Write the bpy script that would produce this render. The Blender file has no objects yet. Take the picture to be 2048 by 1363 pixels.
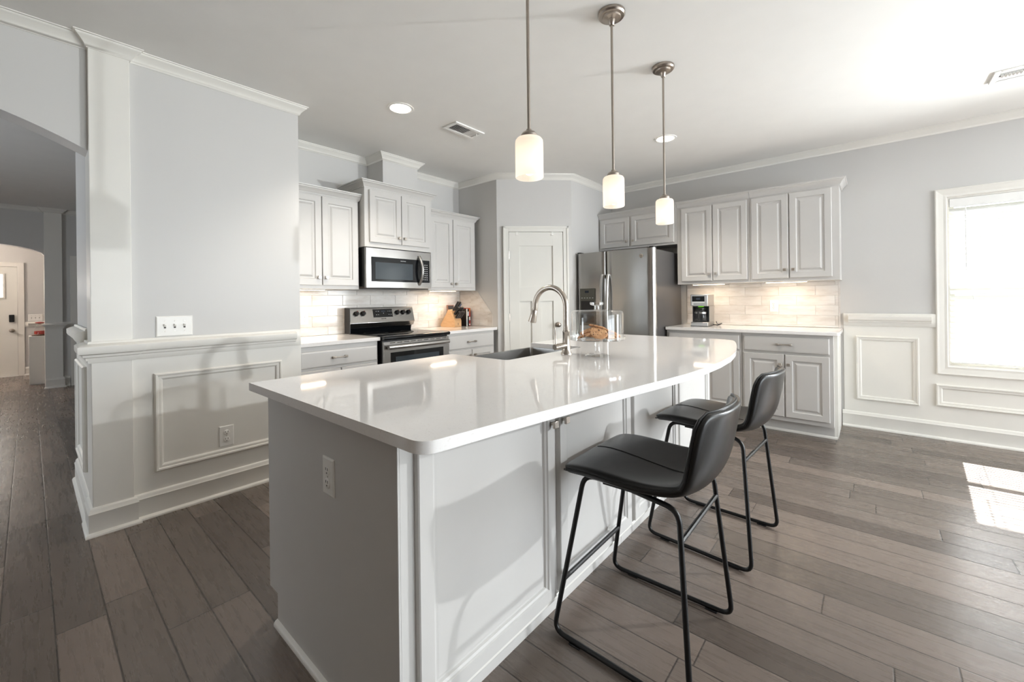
import bpy, bmesh, math, random
from mathutils import Vector, Matrix
from mathutils.bvhtree import BVHTree
random.seed(7)
S = bpy.context.scene
COL = S.collection
PI = math.pi

# ------------------------------------------------------------------ camera
H = 1.222
FPX, CYPX, YAW, ROLL = 833.3, 598.4, math.radians(40.77), math.radians(-0.68)
fw = Vector((math.cos(YAW), math.sin(YAW), 0))
rt = Vector((math.sin(YAW), -math.cos(YAW), 0))
up = Vector((0, 0, 1))
r2 = rt * math.cos(ROLL) + up * math.sin(ROLL)
u2 = up * math.cos(ROLL) - rt * math.sin(ROLL)
cd = bpy.data.cameras.new('camera')
cam = bpy.data.objects.new('camera', cd)
COL.objects.link(cam)
cam.matrix_world = Matrix(((r2.x, u2.x, -fw.x, 0), (r2.y, u2.y, -fw.y, 0), (r2.z, u2.z, -fw.z, H), (0, 0, 0, 1)))
cd.sensor_fit = 'HORIZONTAL'
cd.sensor_width = 36
cd.lens = 36 * FPX / 2048
cd.shift_y = (CYPX - 681.5) / 2048
cd.clip_start = 0.02
S.camera = cam

# ------------------------------------------------------------------ world, sun, daylight, exposure
S.view_settings.view_transform = 'Standard'
S.view_settings.look = 'None'
S.view_settings.gamma = 1
S.view_settings.exposure = 0.69
S.cycles.use_denoising = True
S.cycles.denoiser = 'OPENIMAGEDENOISE'
S.cycles.max_bounces = 10
S.cycles.diffuse_bounces = 6
S.cycles.transparent_max_bounces = 16
S.cycles.caustics_reflective = False
S.cycles.caustics_refractive = False
S.cycles.sample_clamp_indirect = 12
w = bpy.data.worlds.new('sky')
S.world = w
w.use_nodes = True
wn = w.node_tree.nodes
wn['Background'].inputs[0].default_value = (0.87, 0.935, 1.0, 1)
wn['Background'].inputs[1].default_value = 2.4


def light(name, kind, loc, energy, color=(1, 1, 1), rot=None, **kw):
    d = bpy.data.lights.new(name, kind)
    d.energy = energy
    d.color = color
    for k, v in kw.items():
        setattr(d, k, v)
    o = bpy.data.objects.new(name, d)
    COL.objects.link(o)
    o.location = loc
    if rot:
        o.rotation_euler = Vector(rot).to_track_quat('-Z', 'Y').to_euler()
    return o


def portal(name, loc, rot, sx, sy):
    o = light(name, 'AREA', loc, 1, rot=rot, shape='RECTANGLE', size=sx, size_y=sy)
    o.data.cycles.is_portal = True


light('sun', 'SUN', (8, -1, 6), 27.0, (1.0, 0.97, 0.93), rot=(-1, .063, -1.07), angle=0.006)
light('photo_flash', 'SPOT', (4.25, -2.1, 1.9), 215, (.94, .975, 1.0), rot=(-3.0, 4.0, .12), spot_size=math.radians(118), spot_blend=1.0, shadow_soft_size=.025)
portal('daylight_right_window', (5.2, -.935, 1.325), (-1, 0, 0), 1.5, .95)
light('daylight_fill_right_far', 'AREA', (5.2, -2.75, 1.2), 105, (.86, .94, 1), rot=(-1, 0, 0), shape='RECTANGLE', size=2.1, size_y=1.5)  # fill lamp added as daylight at an unseen opening
light('daylight_fill_rear', 'AREA', (2.3, -4.6, 1.22), 95, (.88, .95, 1), rot=(0, 1, 0), shape='RECTANGLE', size=3.4, size_y=1.95)  # added area lamp, fills the room from the unseen rear opening
light('daylight_hall_window', 'AREA', (-3.1, 4.7, 1.4), 30, (.85, .93, 1), rot=(1, 0, 0), shape='RECTANGLE', size=1.2, size_y=1.4)

# ------------------------------------------------------------------ materials


def lin(c):
    return tuple(((x / 255) / 12.92 if x / 255 <= .04045 else ((x / 255 + .055) / 1.055) ** 2.4) for x in c)


class NT:
    def __init__(s, name):
        s.m = bpy.data.materials.new(name)
        s.m.use_nodes = True
        s.t = s.m.node_tree
        s.b = s.t.nodes['Principled BSDF']

    def n(s, typ, ins=None, **kw):
        nd = s.t.nodes.new(typ)
        for k, v in kw.items():
            setattr(nd, k, v)
        for k, v in (ins or {}).items():
            s.set(nd.inputs[k], v)
        return nd

    def set(s, sock, v):
        if isinstance(v, bpy.types.NodeSocket):
            s.t.links.new(v, sock)
        else:
            sock.default_value = v

    def math(s, op, a, b=0.0, c=0.0):
        nd = s.t.nodes.new('ShaderNodeMath')
        nd.operation = op
        for i, v in enumerate((a, b, c)):
            s.set(nd.inputs[i], v)
        return nd.outputs[0]

    def inp(s, k, v):
        s.set(s.b.inputs[k], v)

    def noise(s, scale, detail=3, rough=.5, vec=None, sc=(1, 1, 1)):
        if vec is None:
            vec = s.n('ShaderNodeTexCoord').outputs['Object']
        mp = s.n('ShaderNodeMapping', {'Vector': vec, 'Scale': sc})
        nz = s.n('ShaderNodeTexNoise', {'Vector': mp.outputs[0], 'Scale': scale, 'Detail': detail, 'Roughness': rough})
        return nz.outputs['Fac']

    def ramp(s, fac, stops):
        r = s.n('ShaderNodeValToRGB', {'Fac': fac})
        e = r.color_ramp.elements
        while len(e) < len(stops):
            e.new(.5)
        for i, (p, c) in enumerate(stops):
            e[i].position = p
            e[i].color = (*c, 1) if len(c) == 3 else c
        return r.outputs['Color']

    def bump(s, h, strength=.2, dist=.002):
        b = s.n('ShaderNodeBump', {'Height': h, 'Strength': strength, 'Distance': dist})
        s.set(s.b.inputs['Normal'], b.outputs[0])


def pbr(name, rgb, rough=.5, metal=0, var=0.03, nscale=6, spec=.5, bump=0, bscale=200):
    t = NT(name)
    c = lin(rgb)
    f = t.noise(nscale, 3)
    t.inp('Base Color', t.ramp(f, [(.3, tuple(x * (1 - var) for x in c)), (.7, tuple(min(1, x * (1 + var)) for x in c))]))
    t.inp('Roughness', rough)
    t.inp('Metallic', metal)
    t.inp('Specular IOR Level', spec)
    if bump:
        t.bump(t.noise(bscale, 2), bump, .001)
    return t.m


def emit(name, rgb, strength):
    t = NT(name)
    t.inp('Base Color', (*lin(rgb), 1))
    t.inp('Emission Color', (*lin(rgb), 1))
    t.inp('Emission Strength', strength)
    return t.m


def steel_mat(name, rgb, rough, sc=(1, 1, 60), bstr=.04):
    t = NT(name)
    f = t.noise(30, 3, .6, sc=sc)
    c = lin(rgb)
    t.inp('Base Color', t.ramp(f, [(.3, tuple(x * .95 for x in c)), (.7, c)]))
    t.inp('Metallic', 1.0)
    r = t.n('ShaderNodeMapRange', {'Value': f, 'To Min': rough * .85, 'To Max': rough * 1.15})
    t.inp('Roughness', r.outputs[0])
    w2 = t.noise(1.1, 2, .5)
    t.bump(w2, bstr, .09)
    return t.m


def thin_glass(name, tint=(.992, .996, .994), ior=1.45):
    t = NT(name)
    t.t.nodes.remove(t.b)
    tr = t.n('ShaderNodeBsdfTransparent', {'Color': (*tint, 1)})
    gl = t.n('ShaderNodeBsdfGlossy', {'Color': (1, 1, 1, 1), 'Roughness': .02})
    bf = t.n('ShaderNodeNewGeometry').outputs['Backfacing']
    fr = t.n('ShaderNodeFresnel', {'IOR': t.n('ShaderNodeMapRange', {'Value': bf, 'To Min': ior, 'To Max': 1 / ior}).outputs[0]})
    mx = t.n('ShaderNodeMixShader', {0: fr.outputs[0], 1: tr.outputs[0], 2: gl.outputs[0]})
    t.t.links.new(mx.outputs[0], t.t.nodes['Material Output'].inputs[0])
    return t.m


M = {}
M['wall'] = pbr('wall_paint', (207, 206, 204), .45, var=.01, nscale=1.5)
M['white'] = pbr('trim_white_paint', (233, 231, 225), .35, var=.01)
M['ceil'] = pbr('ceiling_paint', (240, 239, 236), .7, var=.01)
M['cab'] = pbr('cabinet_paint', (205, 203, 200), .38, var=.012)
M['door'] = pbr('door_paint', (231, 230, 224), .38, var=.01)
M['dark'] = pbr('dark_gap', (30, 28, 27), .8)
M['plate'] = pbr('white_plastic', (240, 239, 235), .3, var=.005)
M['slot'] = pbr('dark_slot', (70, 66, 64), .6)
M['nickel'] = steel_mat('brushed_nickel', (186, 178, 169), .3, sc=(20, 20, 3), bstr=0)
M['rodnickel'] = steel_mat('pendant_nickel', (176, 166, 156), .3)
M['steel'] = steel_mat('stainless_steel', (172, 170, 167), .24, sc=(60, 60, 1), bstr=.25)
M['steelh'] = steel_mat('stainless_handle', (190, 189, 187), .32, sc=(30, 30, 3), bstr=0)
M['fridge_side'] = pbr('fridge_side_grey', (88, 86, 86), .38, metal=.3, var=.02)
M['blackgl'] = pbr('black_glass', (18, 20, 23), .06, var=.02)
M['mwwin'] = pbr('microwave_window', (62, 70, 76), .1, var=.03)
M['blackpl'] = pbr('black_plastic', (24, 24, 25), .35, var=.05)
M['blackmet'] = pbr('black_metal', (16, 16, 17), .36, metal=.2, var=.05)
M['mark'] = pbr('pale_print', (200, 205, 208), .5)
M['glass'] = thin_glass('clear_glass')
M['stand'] = thin_glass('stand_glass', (.985, .99, .988), 1.9)
M['pane'] = thin_glass('window_pane', (.985, .99, .99))
M['blind'] = pbr('white_blind_slat', (240, 240, 238), .4, var=.01)
M['grout'] = pbr('tile_grout', (222, 218, 213), .8)
M['bamboo'] = None
M['strip'] = emit('led_strip', (255, 226, 190), 9)
M['lens'] = emit('downlight_lens', (255, 240, 218), 7)


def solid_glass():
    t = NT('solid_glass')
    t.inp('Base Color', (1, 1, 1, 1))
    t.inp('Transmission Weight', 1.0)
    t.inp('Roughness', .01)
    t.inp('IOR', 1.45)
    return t.m


M['sglass'] = solid_glass()


def floor_mat():
    t = NT('hardwood_planks')
    co = t.n('ShaderNodeTexCoord').outputs['Object']
    sp = t.n('ShaderNodeSeparateXYZ', {0: co})
    x, y = sp.outputs[0], sp.outputs[1]
    W = .1375
    xs = t.math('DIVIDE', t.math('ADD', x, 20.02), W)
    row = t.math('FLOOR', xs)
    fx = t.math('SUBTRACT', xs, row)
    wn1 = t.n('ShaderNodeTexWhiteNoise', {'W': row}, noise_dimensions='1D').outputs['Value']
    ln = t.math('MULTIPLY_ADD', wn1, .5, .95)
    ys = t.math('DIVIDE', t.math('MULTIPLY_ADD', wn1, 7.0, t.math('ADD', y, 30.0)), ln)
    cl = t.math('FLOOR', ys)
    fy = t.math('SUBTRACT', ys, cl)
    cid = t.n('ShaderNodeCombineXYZ', {0: row, 1: cl, 2: 0.0})
    wn2 = t.n('ShaderNodeTexWhiteNoise', {'Vector': cid.outputs[0]}, noise_dimensions='3D')
    rnd = wn2.outputs['Value']
    off = t.n('ShaderNodeVectorMath', {0: cid.outputs[0], 1: (3.7, 1.9, 0)}, operation='MULTIPLY')
    pos = t.n('ShaderNodeVectorMath', {0: co, 1: off.outputs[0]}, operation='ADD').outputs[0]
    grain = t.noise(3.0, 6, .65, vec=pos, sc=(14, 1.1, 1))
    fine = t.noise(9.0, 4, .7, vec=pos, sc=(22, 1.3, 1))
    blot = t.noise(2.2, 3, .6, vec=pos, sc=(2.4, 1, 1))
    base = t.ramp(rnd, [(0, lin((88, 78, 71))), (.35, lin((101, 91, 83))), (.7, lin((112, 101, 93))), (1, lin((123, 110, 101)))])
    g = t.math('ADD', t.math('MULTIPLY', grain, .8), t.math('MULTIPLY', fine, .6))
    g = t.math('ADD', g, t.math('MULTIPLY', blot, .55))
    gv = t.n('ShaderNodeMapRange', {'Value': g, 'From Min': .65, 'From Max': 1.3, 'To Min': .82, 'To Max': 1.17}).outputs[0]
    # plank gaps
    ex = t.math('MINIMUM', fx, t.math('SUBTRACT', 1.0, fx))
    ey = t.math('MULTIPLY', t.math('MINIMUM', fy, t.math('SUBTRACT', 1.0, fy)), t.math('DIVIDE', ln, W))
    e = t.math('MINIMUM', ex, ey)
    gap = t.n('ShaderNodeMapRange', {'Value': e, 'From Min': .008, 'From Max': .028}).outputs[0]
    gapc = t.math('MULTIPLY_ADD', gap, .68, .32)
    mul = t.math('MULTIPLY', gv, gapc)
    mx = t.n('ShaderNodeMix', {0: 1.0}, data_type='RGBA', blend_type='MULTIPLY')
    t.set(mx.inputs[6], base)
    cmb = t.n('ShaderNodeCombineColor', {0: mul, 1: mul, 2: mul})
    t.set(mx.inputs[7], cmb.outputs[0])
    t.inp('Base Color', mx.outputs[2])
    rr = t.n('ShaderNodeMapRange', {'Value': grain, 'To Min': .2, 'To Max': .36}).outputs[0]
    t.inp('Roughness', rr)
    t.inp('Specular IOR Level', .5)
    scr = t.noise(2.6, 2, .5, vec=pos, sc=(5, 3.2, 1))
    hh = t.math('ADD', t.math('MULTIPLY', gap, 1.2), t.math('ADD', t.math('MULTIPLY', scr, 1.3), t.math('MULTIPLY', fine, .35)))
    t.bump(hh, .22, .0022)
    return t.m


def quartz_mat():
    t = NT('white_quartz')
    co = t.n('ShaderNodeTexCoord').outputs['Object']
    v = t.n('ShaderNodeTexVoronoi', {'Vector': co, 'Scale': 260.0}, feature='F1')
    f = t.n('ShaderNodeMapRange', {'Value': v.outputs['Color'], 'From Min': .0, 'From Max': .22}).outputs[0]
    n2 = t.noise(40, 4, .7)
    mixf = t.math('MULTIPLY_ADD', f, .7, t.math('MULTIPLY', n2, .35))
    t.inp('Base Color', t.ramp(mixf, [(.0, lin((216, 211, 207))), (.45, lin((236, 233, 230))), (.9, lin((242, 240, 238)))]))
    t.inp('Roughness', .05)
    t.inp('Specular IOR Level', .5)
    return t.m


def tile_mat():
    t = NT('glossy_marble_tile')
    g = t.n('ShaderNodeNewGeometry')
    co = t.n('ShaderNodeTexCoord').outputs['Object']
    r = g.outputs['Random Per Island']
    sh = t.n('ShaderNodeVectorMath', {0: co, 1: t.n('ShaderNodeCombineXYZ', {0: t.math('MULTIPLY', r, 9.0), 1: r, 2: t.math('MULTIPLY', r, 5.0)}).outputs[0]}, operation='ADD').outputs[0]
    f = t.noise(5, 5, .6, vec=sh, sc=(1, 1, 4))
    a = t.ramp(f, [(.3, lin((212, 206, 200))), (.5, lin((228, 225, 221))), (.72, lin((236, 235, 233)))])
    mx = t.n('ShaderNodeMix', {0: 1.0}, data_type='RGBA', blend_type='MULTIPLY')
    t.set(mx.inputs[6], a)
    t.set(mx.inputs[7], t.ramp(r, [(0, (.88, .87, .86)), (1, (1, 1, 1))]))
    t.inp('Base Color', mx.outputs[2])
    t.inp('Roughness', .1)
    t.bump(t.noise(9, 2), .12, .004)
    return t.m


def leather_mat():
    t = NT('black_leather')
    f = t.noise(9, 4, .6)
    t.inp('Base Color', t.ramp(f, [(.3, lin((13, 12, 12))), (.7, lin((22, 21, 21)))]))
    t.inp('Roughness', t.n('ShaderNodeMapRange', {'Value': f, 'To Min': .26, 'To Max': .34}).outputs[0])
    h = t.noise(13, 2)
    t.inp('Specular IOR Level', .45)
    t.bump(h, .1, .004)
    return t.m


def wood_mat(name, a, b, sc=(2, 2, 30)):
    t = NT(name)
    f = t.noise(5, 4, .6, sc=sc)
    t.inp('Base Color', t.ramp(f, [(.35, lin(a)), (.65, lin(b))]))
    t.inp('Roughness', .4)
    return t.m


def cookie_mat():
    t = NT('chocolate_chip_cookie')
    co = t.n('ShaderNodeTexCoord').outputs['Object']
    v = t.n('ShaderNodeTexVoronoi', {'Vector': co, 'Scale': 64.0, 'Randomness': 1.0})
    f = t.n('ShaderNodeMapRange', {'Value': v.outputs['Distance'], 'From Min': .2, 'From Max': .3}).outputs[0]
    n2 = t.noise(40, 4, .6)
    a = t.ramp(n2, [(.3, lin((168, 114, 76))), (.7, lin((220, 174, 128)))])
    mx = t.n('ShaderNodeMix', {0: f}, data_type='RGBA')
    t.set(mx.inputs[6], (*lin((74, 44, 28)), 1))
    t.set(mx.inputs[7], a)
    t.inp('Base Color', mx.outputs[2])
    t.inp('Roughness', .75)
    t.bump(t.math('ADD', n2, t.math('MULTIPLY', f, -.3)), .5, .004)
    return t.m


def shade_mat():
    t = NT('opal_glass_shade')
    t.t.nodes.remove(t.b)
    tl = t.n('ShaderNodeBsdfTranslucent', {'Color': (.88, .8, .74, 1)})
    df = t.n('ShaderNodeBsdfDiffuse', {'Color': (.8, .76, .72, 1)})
    m1 = t.n('ShaderNodeMixShader', {0: .35, 1: tl.outputs[0], 2: df.outputs[0]})
    em = t.n('ShaderNodeEmission', {'Color': (1, .9, .78, 1), 'Strength': .12})
    ad = t.n('ShaderNodeAddShader', {0: m1.outputs[0], 1: em.outputs[0]})
    t.t.links.new(ad.outputs[0], t.t.nodes['Material Output'].inputs[0])
    return t.m


M['floor'] = floor_mat()
M['quartz'] = quartz_mat()
M['tile'] = tile_mat()
M['leather'] = leather_mat()
M['bamboo'] = wood_mat('bamboo_block', (200, 156, 110), (218, 178, 134), (3, 3, 40))
M['cookie'] = cookie_mat()
M['shade'] = shade_mat()
M['red'] = pbr('red_print', (168, 48, 36), .5, var=.25, nscale=30)
M['orange'] = pbr('orange_print', (206, 112, 48), .5, var=.2, nscale=30)
M['tan'] = pbr('tan_cover', (160, 120, 104), .5, var=.2, nscale=40)
M['paper'] = pbr('paper', (228, 224, 214), .7)
M['brown'] = pbr('brown_base', (92, 62, 44), .5, var=.1)
M['green'] = pbr('lawn_green', (96, 100, 78), .9, var=.3, nscale=3)
M['leaf'] = pbr('leaf_green', (92, 112, 80), .8, var=.4, nscale=9)
M['bark'] = pbr('bark', (92, 78, 66), .9, var=.2)
M['lime'] = emit('green_indicator', (120, 220, 40), 1.2)
M['screen'] = pbr('display_screen', (40, 48, 60), .15)
M['olive'] = pbr('dispenser_grey', (84, 84, 76), .35, var=.03)
M['blue'] = pbr('blue_grey_handle', (92, 108, 140), .4)

# ------------------------------------------------------------------ mesh builder
ORG = {}


class Fr:
    """A vertical face: origin, u to the right as seen from outside, z up, n outward."""

    def __init__(s, o, u):
        s.o = Vector(o)
        s.u = Vector((u[0], u[1], 0)).normalized()
        s.n = Vector((s.u.y, -s.u.x, 0))

    def p(s, u, v, d=0):
        return s.o + s.u * u + Vector((0, 0, v)) + s.n * d

    def at(s, u, v, d=0):
        return Fr(s.p(u, v, d), s.u)


class MB:
    def __init__(s):
        s.v = []
        s.f = []
        s.mi = []
        s.cur = 0

    def add(s, vs, fs):
        k = len(s.v)
        s.v += [Vector(x) for x in vs]
        s.f += [tuple(i + k for i in f) for f in fs]
        s.mi += [s.cur] * len(fs)
        return s

    def hexa(s, p):
        return s.add(p, [(0, 3, 2, 1), (4, 5, 6, 7), (0, 1, 5, 4), (1, 2, 6, 5), (2, 3, 7, 6), (3, 0, 4, 7)])

    def box(s, x0, x1, y0, y1, z0, z1):
        return s.hexa([(x0, y0, z0), (x1, y0, z0), (x1, y1, z0), (x0, y1, z0), (x0, y0, z1), (x1, y0, z1), (x1, y1, z1), (x0, y1, z1)])

    def fbox(s, F, u0, u1, v0, v1, d0, d1):
        return s.hexa([F.p(u0, v0, d0), F.p(u1, v0, d0), F.p(u1, v0, d1), F.p(u0, v0, d1), F.p(u0, v1, d0), F.p(u1, v1, d0), F.p(u1, v1, d1), F.p(u0, v1, d1)])

    def rings(s, F, u0, u1, v0, v1, prof, fill=True, close=False):
        vs, fs = [], []
        for (i, d) in prof:
            vs += [F.p(u0 + i, v0 + i, d), F.p(u1 - i, v0 + i, d), F.p(u1 - i, v1 - i, d), F.p(u0 + i, v1 - i, d)]
        n = len(prof)
        for k in range(n - 1 if not close else n):
            a, b = 4 * k, 4 * ((k + 1) % n)
            for j in range(4):
                j2 = (j + 1) % 4
                fs.append((a + j, a + j2, b + j2, b + j))
        if fill:
            e = 4 * (n - 1)
            fs.append((e, e + 1, e + 2, e + 3))
            fs.append((3, 2, 1, 0))
        return s.add(vs, fs)

    def prism(s, poly, z0, z1):
        n = len(poly)
        vs = [(x, y, z0) for x, y in poly] + [(x, y, z1) for x, y in poly]
        fs = [tuple(range(n - 1, -1, -1)), tuple(range(n, 2 * n))]
        fs += [(i, (i + 1) % n, n + (i + 1) % n, n + i) for i in range(n)]
        return s.add(vs, fs)

    def fprism(s, F, poly, d0, d1):
        n = len(poly)
        vs = [F.p(u, v, d0) for u, v in poly] + [F.p(u, v, d1) for u, v in poly]
        fs = [tuple(range(n - 1, -1, -1)), tuple(range(n, 2 * n))]
        fs += [(i, (i + 1) % n, n + (i + 1) % n, n + i) for i in range(n)]
        return s.add(vs, fs)

    def sweep(s, path, prof, closed=False):
        """prof (d, z): d to the right of travel; mitred in plan."""
        P = [Vector((a[0], a[1])) for a in path]
        n = len(P)
        outs = []
        for i in range(n):
            a = P[i - 1] if (i > 0 or closed) else None
            b = P[(i + 1) % n] if (i < n - 1 or closed) else None
            ns = []
            if a is not None:
                t = (P[i] - a).normalized()
                ns.append(Vector((t.y, -t.x)))
            if b is not None:
                t = (b - P[i]).normalized()
                ns.append(Vector((t.y, -t.x)))
            if len(ns) == 2:
                m = (ns[0] + ns[1])
                m = m / max(m.dot(ns[0]), .2)
            else:
                m = ns[0]
            outs.append(m)
        k = len(prof)
        vs = [(P[i].x + outs[i].x * d, P[i].y + outs[i].y * d, z) for i in range(n) for d, z in prof]
        fs = []
        for i in range(n if closed else n - 1):
            a, b = i * k, ((i + 1) % n) * k
            for j in range(k):
                j2 = (j + 1) % k
                fs.append((a + j, b + j, b + j2, a + j2))
        if not closed:
            fs += [tuple(range(k)), tuple((n - 1) * k + j for j in range(k - 1, -1, -1))]
        return s.add(vs, fs)

    def lathe(s, c, prof, seg=32, axis=(0, 0, 1), cap=True):
        ax = Vector(axis).normalized()
        q = ax.to_track_quat('Z', 'Y')
        c = Vector(c)
        vs, fs = [], []
        n = len(prof)
        for r, z in prof:
            for i in range(seg):
                a = 2 * PI * i / seg
                vs.append(c + q @ Vector((r * math.cos(a), r * math.sin(a), z)))
        for k in range(n - 1):
            for i in range(seg):
                i2 = (i + 1) % seg
                fs.append((k * seg + i, k * seg + i2, (k + 1) * seg + i2, (k + 1) * seg + i))
        if cap:
            fs.append(tuple(range(seg - 1, -1, -1)))
            fs.append(tuple((n - 1) * seg + i for i in range(seg)))
        return s.add(vs, fs)

    def tube(s, pts, r, seg=12, closed=False):
        P = [Vector(p) for p in pts]
        n = len(P)
        rs = r if isinstance(r, (list, tuple)) else [r] * n
        vs, fs = [], []
        nrm = None
        for i in range(n):
            if closed:
                t = (P[(i + 1) % n] - P[i - 1]).normalized()
            else:
                t = (P[min(i + 1, n - 1)] - P[max(i - 1, 0)]).normalized()
            if nrm is None:
                nrm = t.orthogonal().normalized()
            nrm = (nrm - t * nrm.dot(t)).normalized()
            bn = t.cross(nrm)
            for j in range(seg):
                a = 2 * PI * j / seg
                vs.append(P[i] + (nrm * math.cos(a) + bn * math.sin(a)) * rs[i])
        for i in range(n if closed else n - 1):
            for j in range(seg):
                j2 = (j + 1) % seg
                i2 = (i + 1) % n
                fs.append((i * seg + j, i * seg + j2, i2 * seg + j2, i2 * seg + j))
        if not closed:
            fs += [tuple(range(seg - 1, -1, -1)), tuple((n - 1) * seg + j for j in range(seg))]
        return s.add(vs, fs)

    def grid(s, rows):
        m, k = len(rows), len(rows[0])
        vs = [p for r in rows for p in r]
        fs = [(i * k + j, i * k + j + 1, (i + 1) * k + j + 1, (i + 1) * k + j) for i in range(m - 1) for j in range(k - 1)]
        return s.add(vs, fs)

    def build(s, name, mat, parent=None, bevel=0, smooth=True, ang=35, sub=0, solid=0, recalc=True):
        me = bpy.data.meshes.new(name)
        org = ORG.get(parent.name, Vector()) if parent else Vector()
        me.from_pydata([tuple(v - org) for v in s.v], [], s.f)
        mats = mat if isinstance(mat, (list, tuple)) else [mat]
        for m in mats:
            me.materials.append(m)
        for p, i in zip(me.polygons, s.mi):
            p.material_index = i
        if recalc:
            bm = bmesh.new()
            bm.from_mesh(me)
            bmesh.ops.recalc_face_normals(bm, faces=bm.faces)
            bm.to_mesh(me)
            bm.free()
        if smooth:
            me.shade_smooth()
            me.set_sharp_from_angle(angle=math.radians(ang))
        o = bpy.data.objects.new(name, me)
        COL.objects.link(o)
        if parent:
            o.parent = parent
            ORG[o.name] = org
        if solid:
            md = o.modifiers.new('s', 'SOLIDIFY')
            md.thickness = solid
            md.offset = 0
        if sub:
            md = o.modifiers.new('u', 'SUBSURF')
            md.levels = sub
            md.render_levels = sub
        if bevel:
            md = o.modifiers.new('b', 'BEVEL')
            md.width = bevel
            md.segments = 2
            md.limit_method = 'ANGLE'
            md.angle_limit = math.radians(40)
            md.harden_normals = False
        return o


def tag(o, label, cat, group=None):
    o['label'] = label
    o['category'] = cat
    if group:
        o['group'] = group
    return o


def thing(name, loc, label, cat, group=None):
    o = bpy.data.objects.new(name, None)
    COL.objects.link(o)
    o.location = loc
    o.empty_display_size = .05
    ORG[o.name] = Vector(loc)
    return tag(o, label, cat, group)


def struct(o, label=None):
    o['kind'] = 'structure'
    if label:
        o['label'] = label
    return o


def dup(root, loc, rz=None, label=None):
    def cp(o, par):
        c = o.copy()
        COL.objects.link(c)
        if par:
            c.parent = par
        for ch in [x for x in bpy.data.objects if x.parent == o]:
            cp(ch, c)
        return c
    r = cp(root, None)
    r.location = loc
    if rz is not None:
        r.rotation_euler = (0, 0, rz)
    if label:
        r['label'] = label
    return r


def text(name, body, size, F, mat, parent, depth=.0006):
    cu = bpy.data.curves.new(name, 'FONT')
    cu.body = body
    cu.size = size
    cu.extrude = depth
    cu.align_x = 'CENTER'
    cu.align_y = 'CENTER'
    tmp = bpy.data.objects.new(name + '_tmp', cu)
    COL.objects.link(tmp)
    me = bpy.data.meshes.new_from_object(tmp.evaluated_get(bpy.context.evaluated_depsgraph_get()))
    bpy.data.objects.remove(tmp)
    org = ORG.get(parent.name, Vector())
    for v in me.vertices:
        v.co = F.p(v.co.x, v.co.y, v.co.z) - org
    me.materials.clear()
    me.materials.append(mat)
    o = bpy.data.objects.new(name, me)
    COL.objects.link(o)
    o.parent = parent
    ORG[o.name] = org
    return o


# ------------------------------------------------------------------ room shell
CE = 2.64            # ceiling
YA, YP = 3.83, 3.15  # stove wall, partition face
XB = 5.03            # right wall
PX = 3.46            # pantry side wall
PA, PB = (3.46, 3.197), (4.066, 2.591)
XE = 1.29            # partition right end

struct(MB().box(-3.8, XB + .2, -4.9, 12.0, -.12, 0).build('floor', M['floor'], smooth=False), 'dark grey brown hardwood plank floor')
struct(MB().box(-3.8, XB + .2, -4.9, 12.0, CE, CE + .12).build('ceiling', M['ceil'], smooth=False), 'white painted ceiling')

struct(MB().box(XE - .02, PX + .1, YA, YA + .12, 0, CE).build('wall_back', M['wall'], smooth=False), 'pale grey wall behind the range')
struct(MB().prism([(.222, YP), (XE, YP), (XE, YA + .1), (.9, YA + .1), (.9, 4.22), (.222, 4.22)], 0, CE).build('wall_partition', M['wall'], smooth=False), 'pale grey wall with light switches')
struct(MB().prism([(PX, YA + .1), PA, PB, (XB + .1, PB[1]), (XB + .1, PB[1] + .1), (PB[0] + .04, PB[1] + .1), (PX + .1, PA[1] + .04), (PX + .1, YA + .1)], 0, CE).build('wall_pantry', M['wall'], smooth=False), 'angled pale grey wall around the pantry')

# right wall with two window openings
wy0, wy1, wz0, wz1 = -1.385, -.485, .62, 2.03
vy0, vy1, vz0, vz1 = -3.45, -2.05, .2, 2.15
rw = MB()
T = .16
for (a, b) in ((wy1, PB[1] + .05), (vy1, wy0), (-4.7, vy0)):
    rw.box(XB, XB + T, a, b, 0, CE)
rw.box(XB, XB + T, wy0, wy1, 0, wz0).box(XB, XB + T, wy0, wy1, wz1, CE)
rw.box(XB, XB + T, vy0, vy1, 0, vz0).box(XB, XB + T, vy0, vy1, vz1, CE)
struct(rw.build('wall_right', M['wall'], smooth=False), 'pale grey wall with the window')

# rear and left walls, out of the picture, with openings for daylight
rr = MB()
rr.box(-3.7, .6, -4.7, -4.55, 0, CE).box(4.0, XB + T, -4.7, -4.55, 0, CE).box(.6, 4.0, -4.7, -4.55, 2.2, CE).box(.6, 4.0, -4.7, -4.55, 0, .25)
M['taupe'] = pbr('taupe_bounce_tone', (168, 152, 138), .5, var=.01)  # unseen walls toned dark and warm to shape the bounced light
struct(rr.build('wall_rear', M['taupe'], smooth=False))
struct(MB().box(-3.7, -3.55, -4.7, 4.0, 0, CE).build('wall_left', M['taupe'], smooth=False))
hl = MB()
hl.box(-3.2, -3.05, 3.2, 4.0, 0, CE).box(-3.2, -3.05, 5.4, 12, 0, CE).box(-3.2, -3.05, 4.0, 5.4, 0, .8).box(-3.2, -3.05, 4.0, 5.4, 2.0, CE)
struct(hl.build('wall_hall_left', M['taupe'], smooth=False))

# header with the near arch
def arch_poly(x0, x1, xl, xr, zfun, zt, n=28):
    pts = [(x0, 0), (x0, zt), (x1, zt), (x1, 0)] if False else []
    top = [(xl + (xr - xl) * i / n, zfun(xl + (xr - xl) * i / n)) for i in range(n + 1)]
    return top


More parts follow.
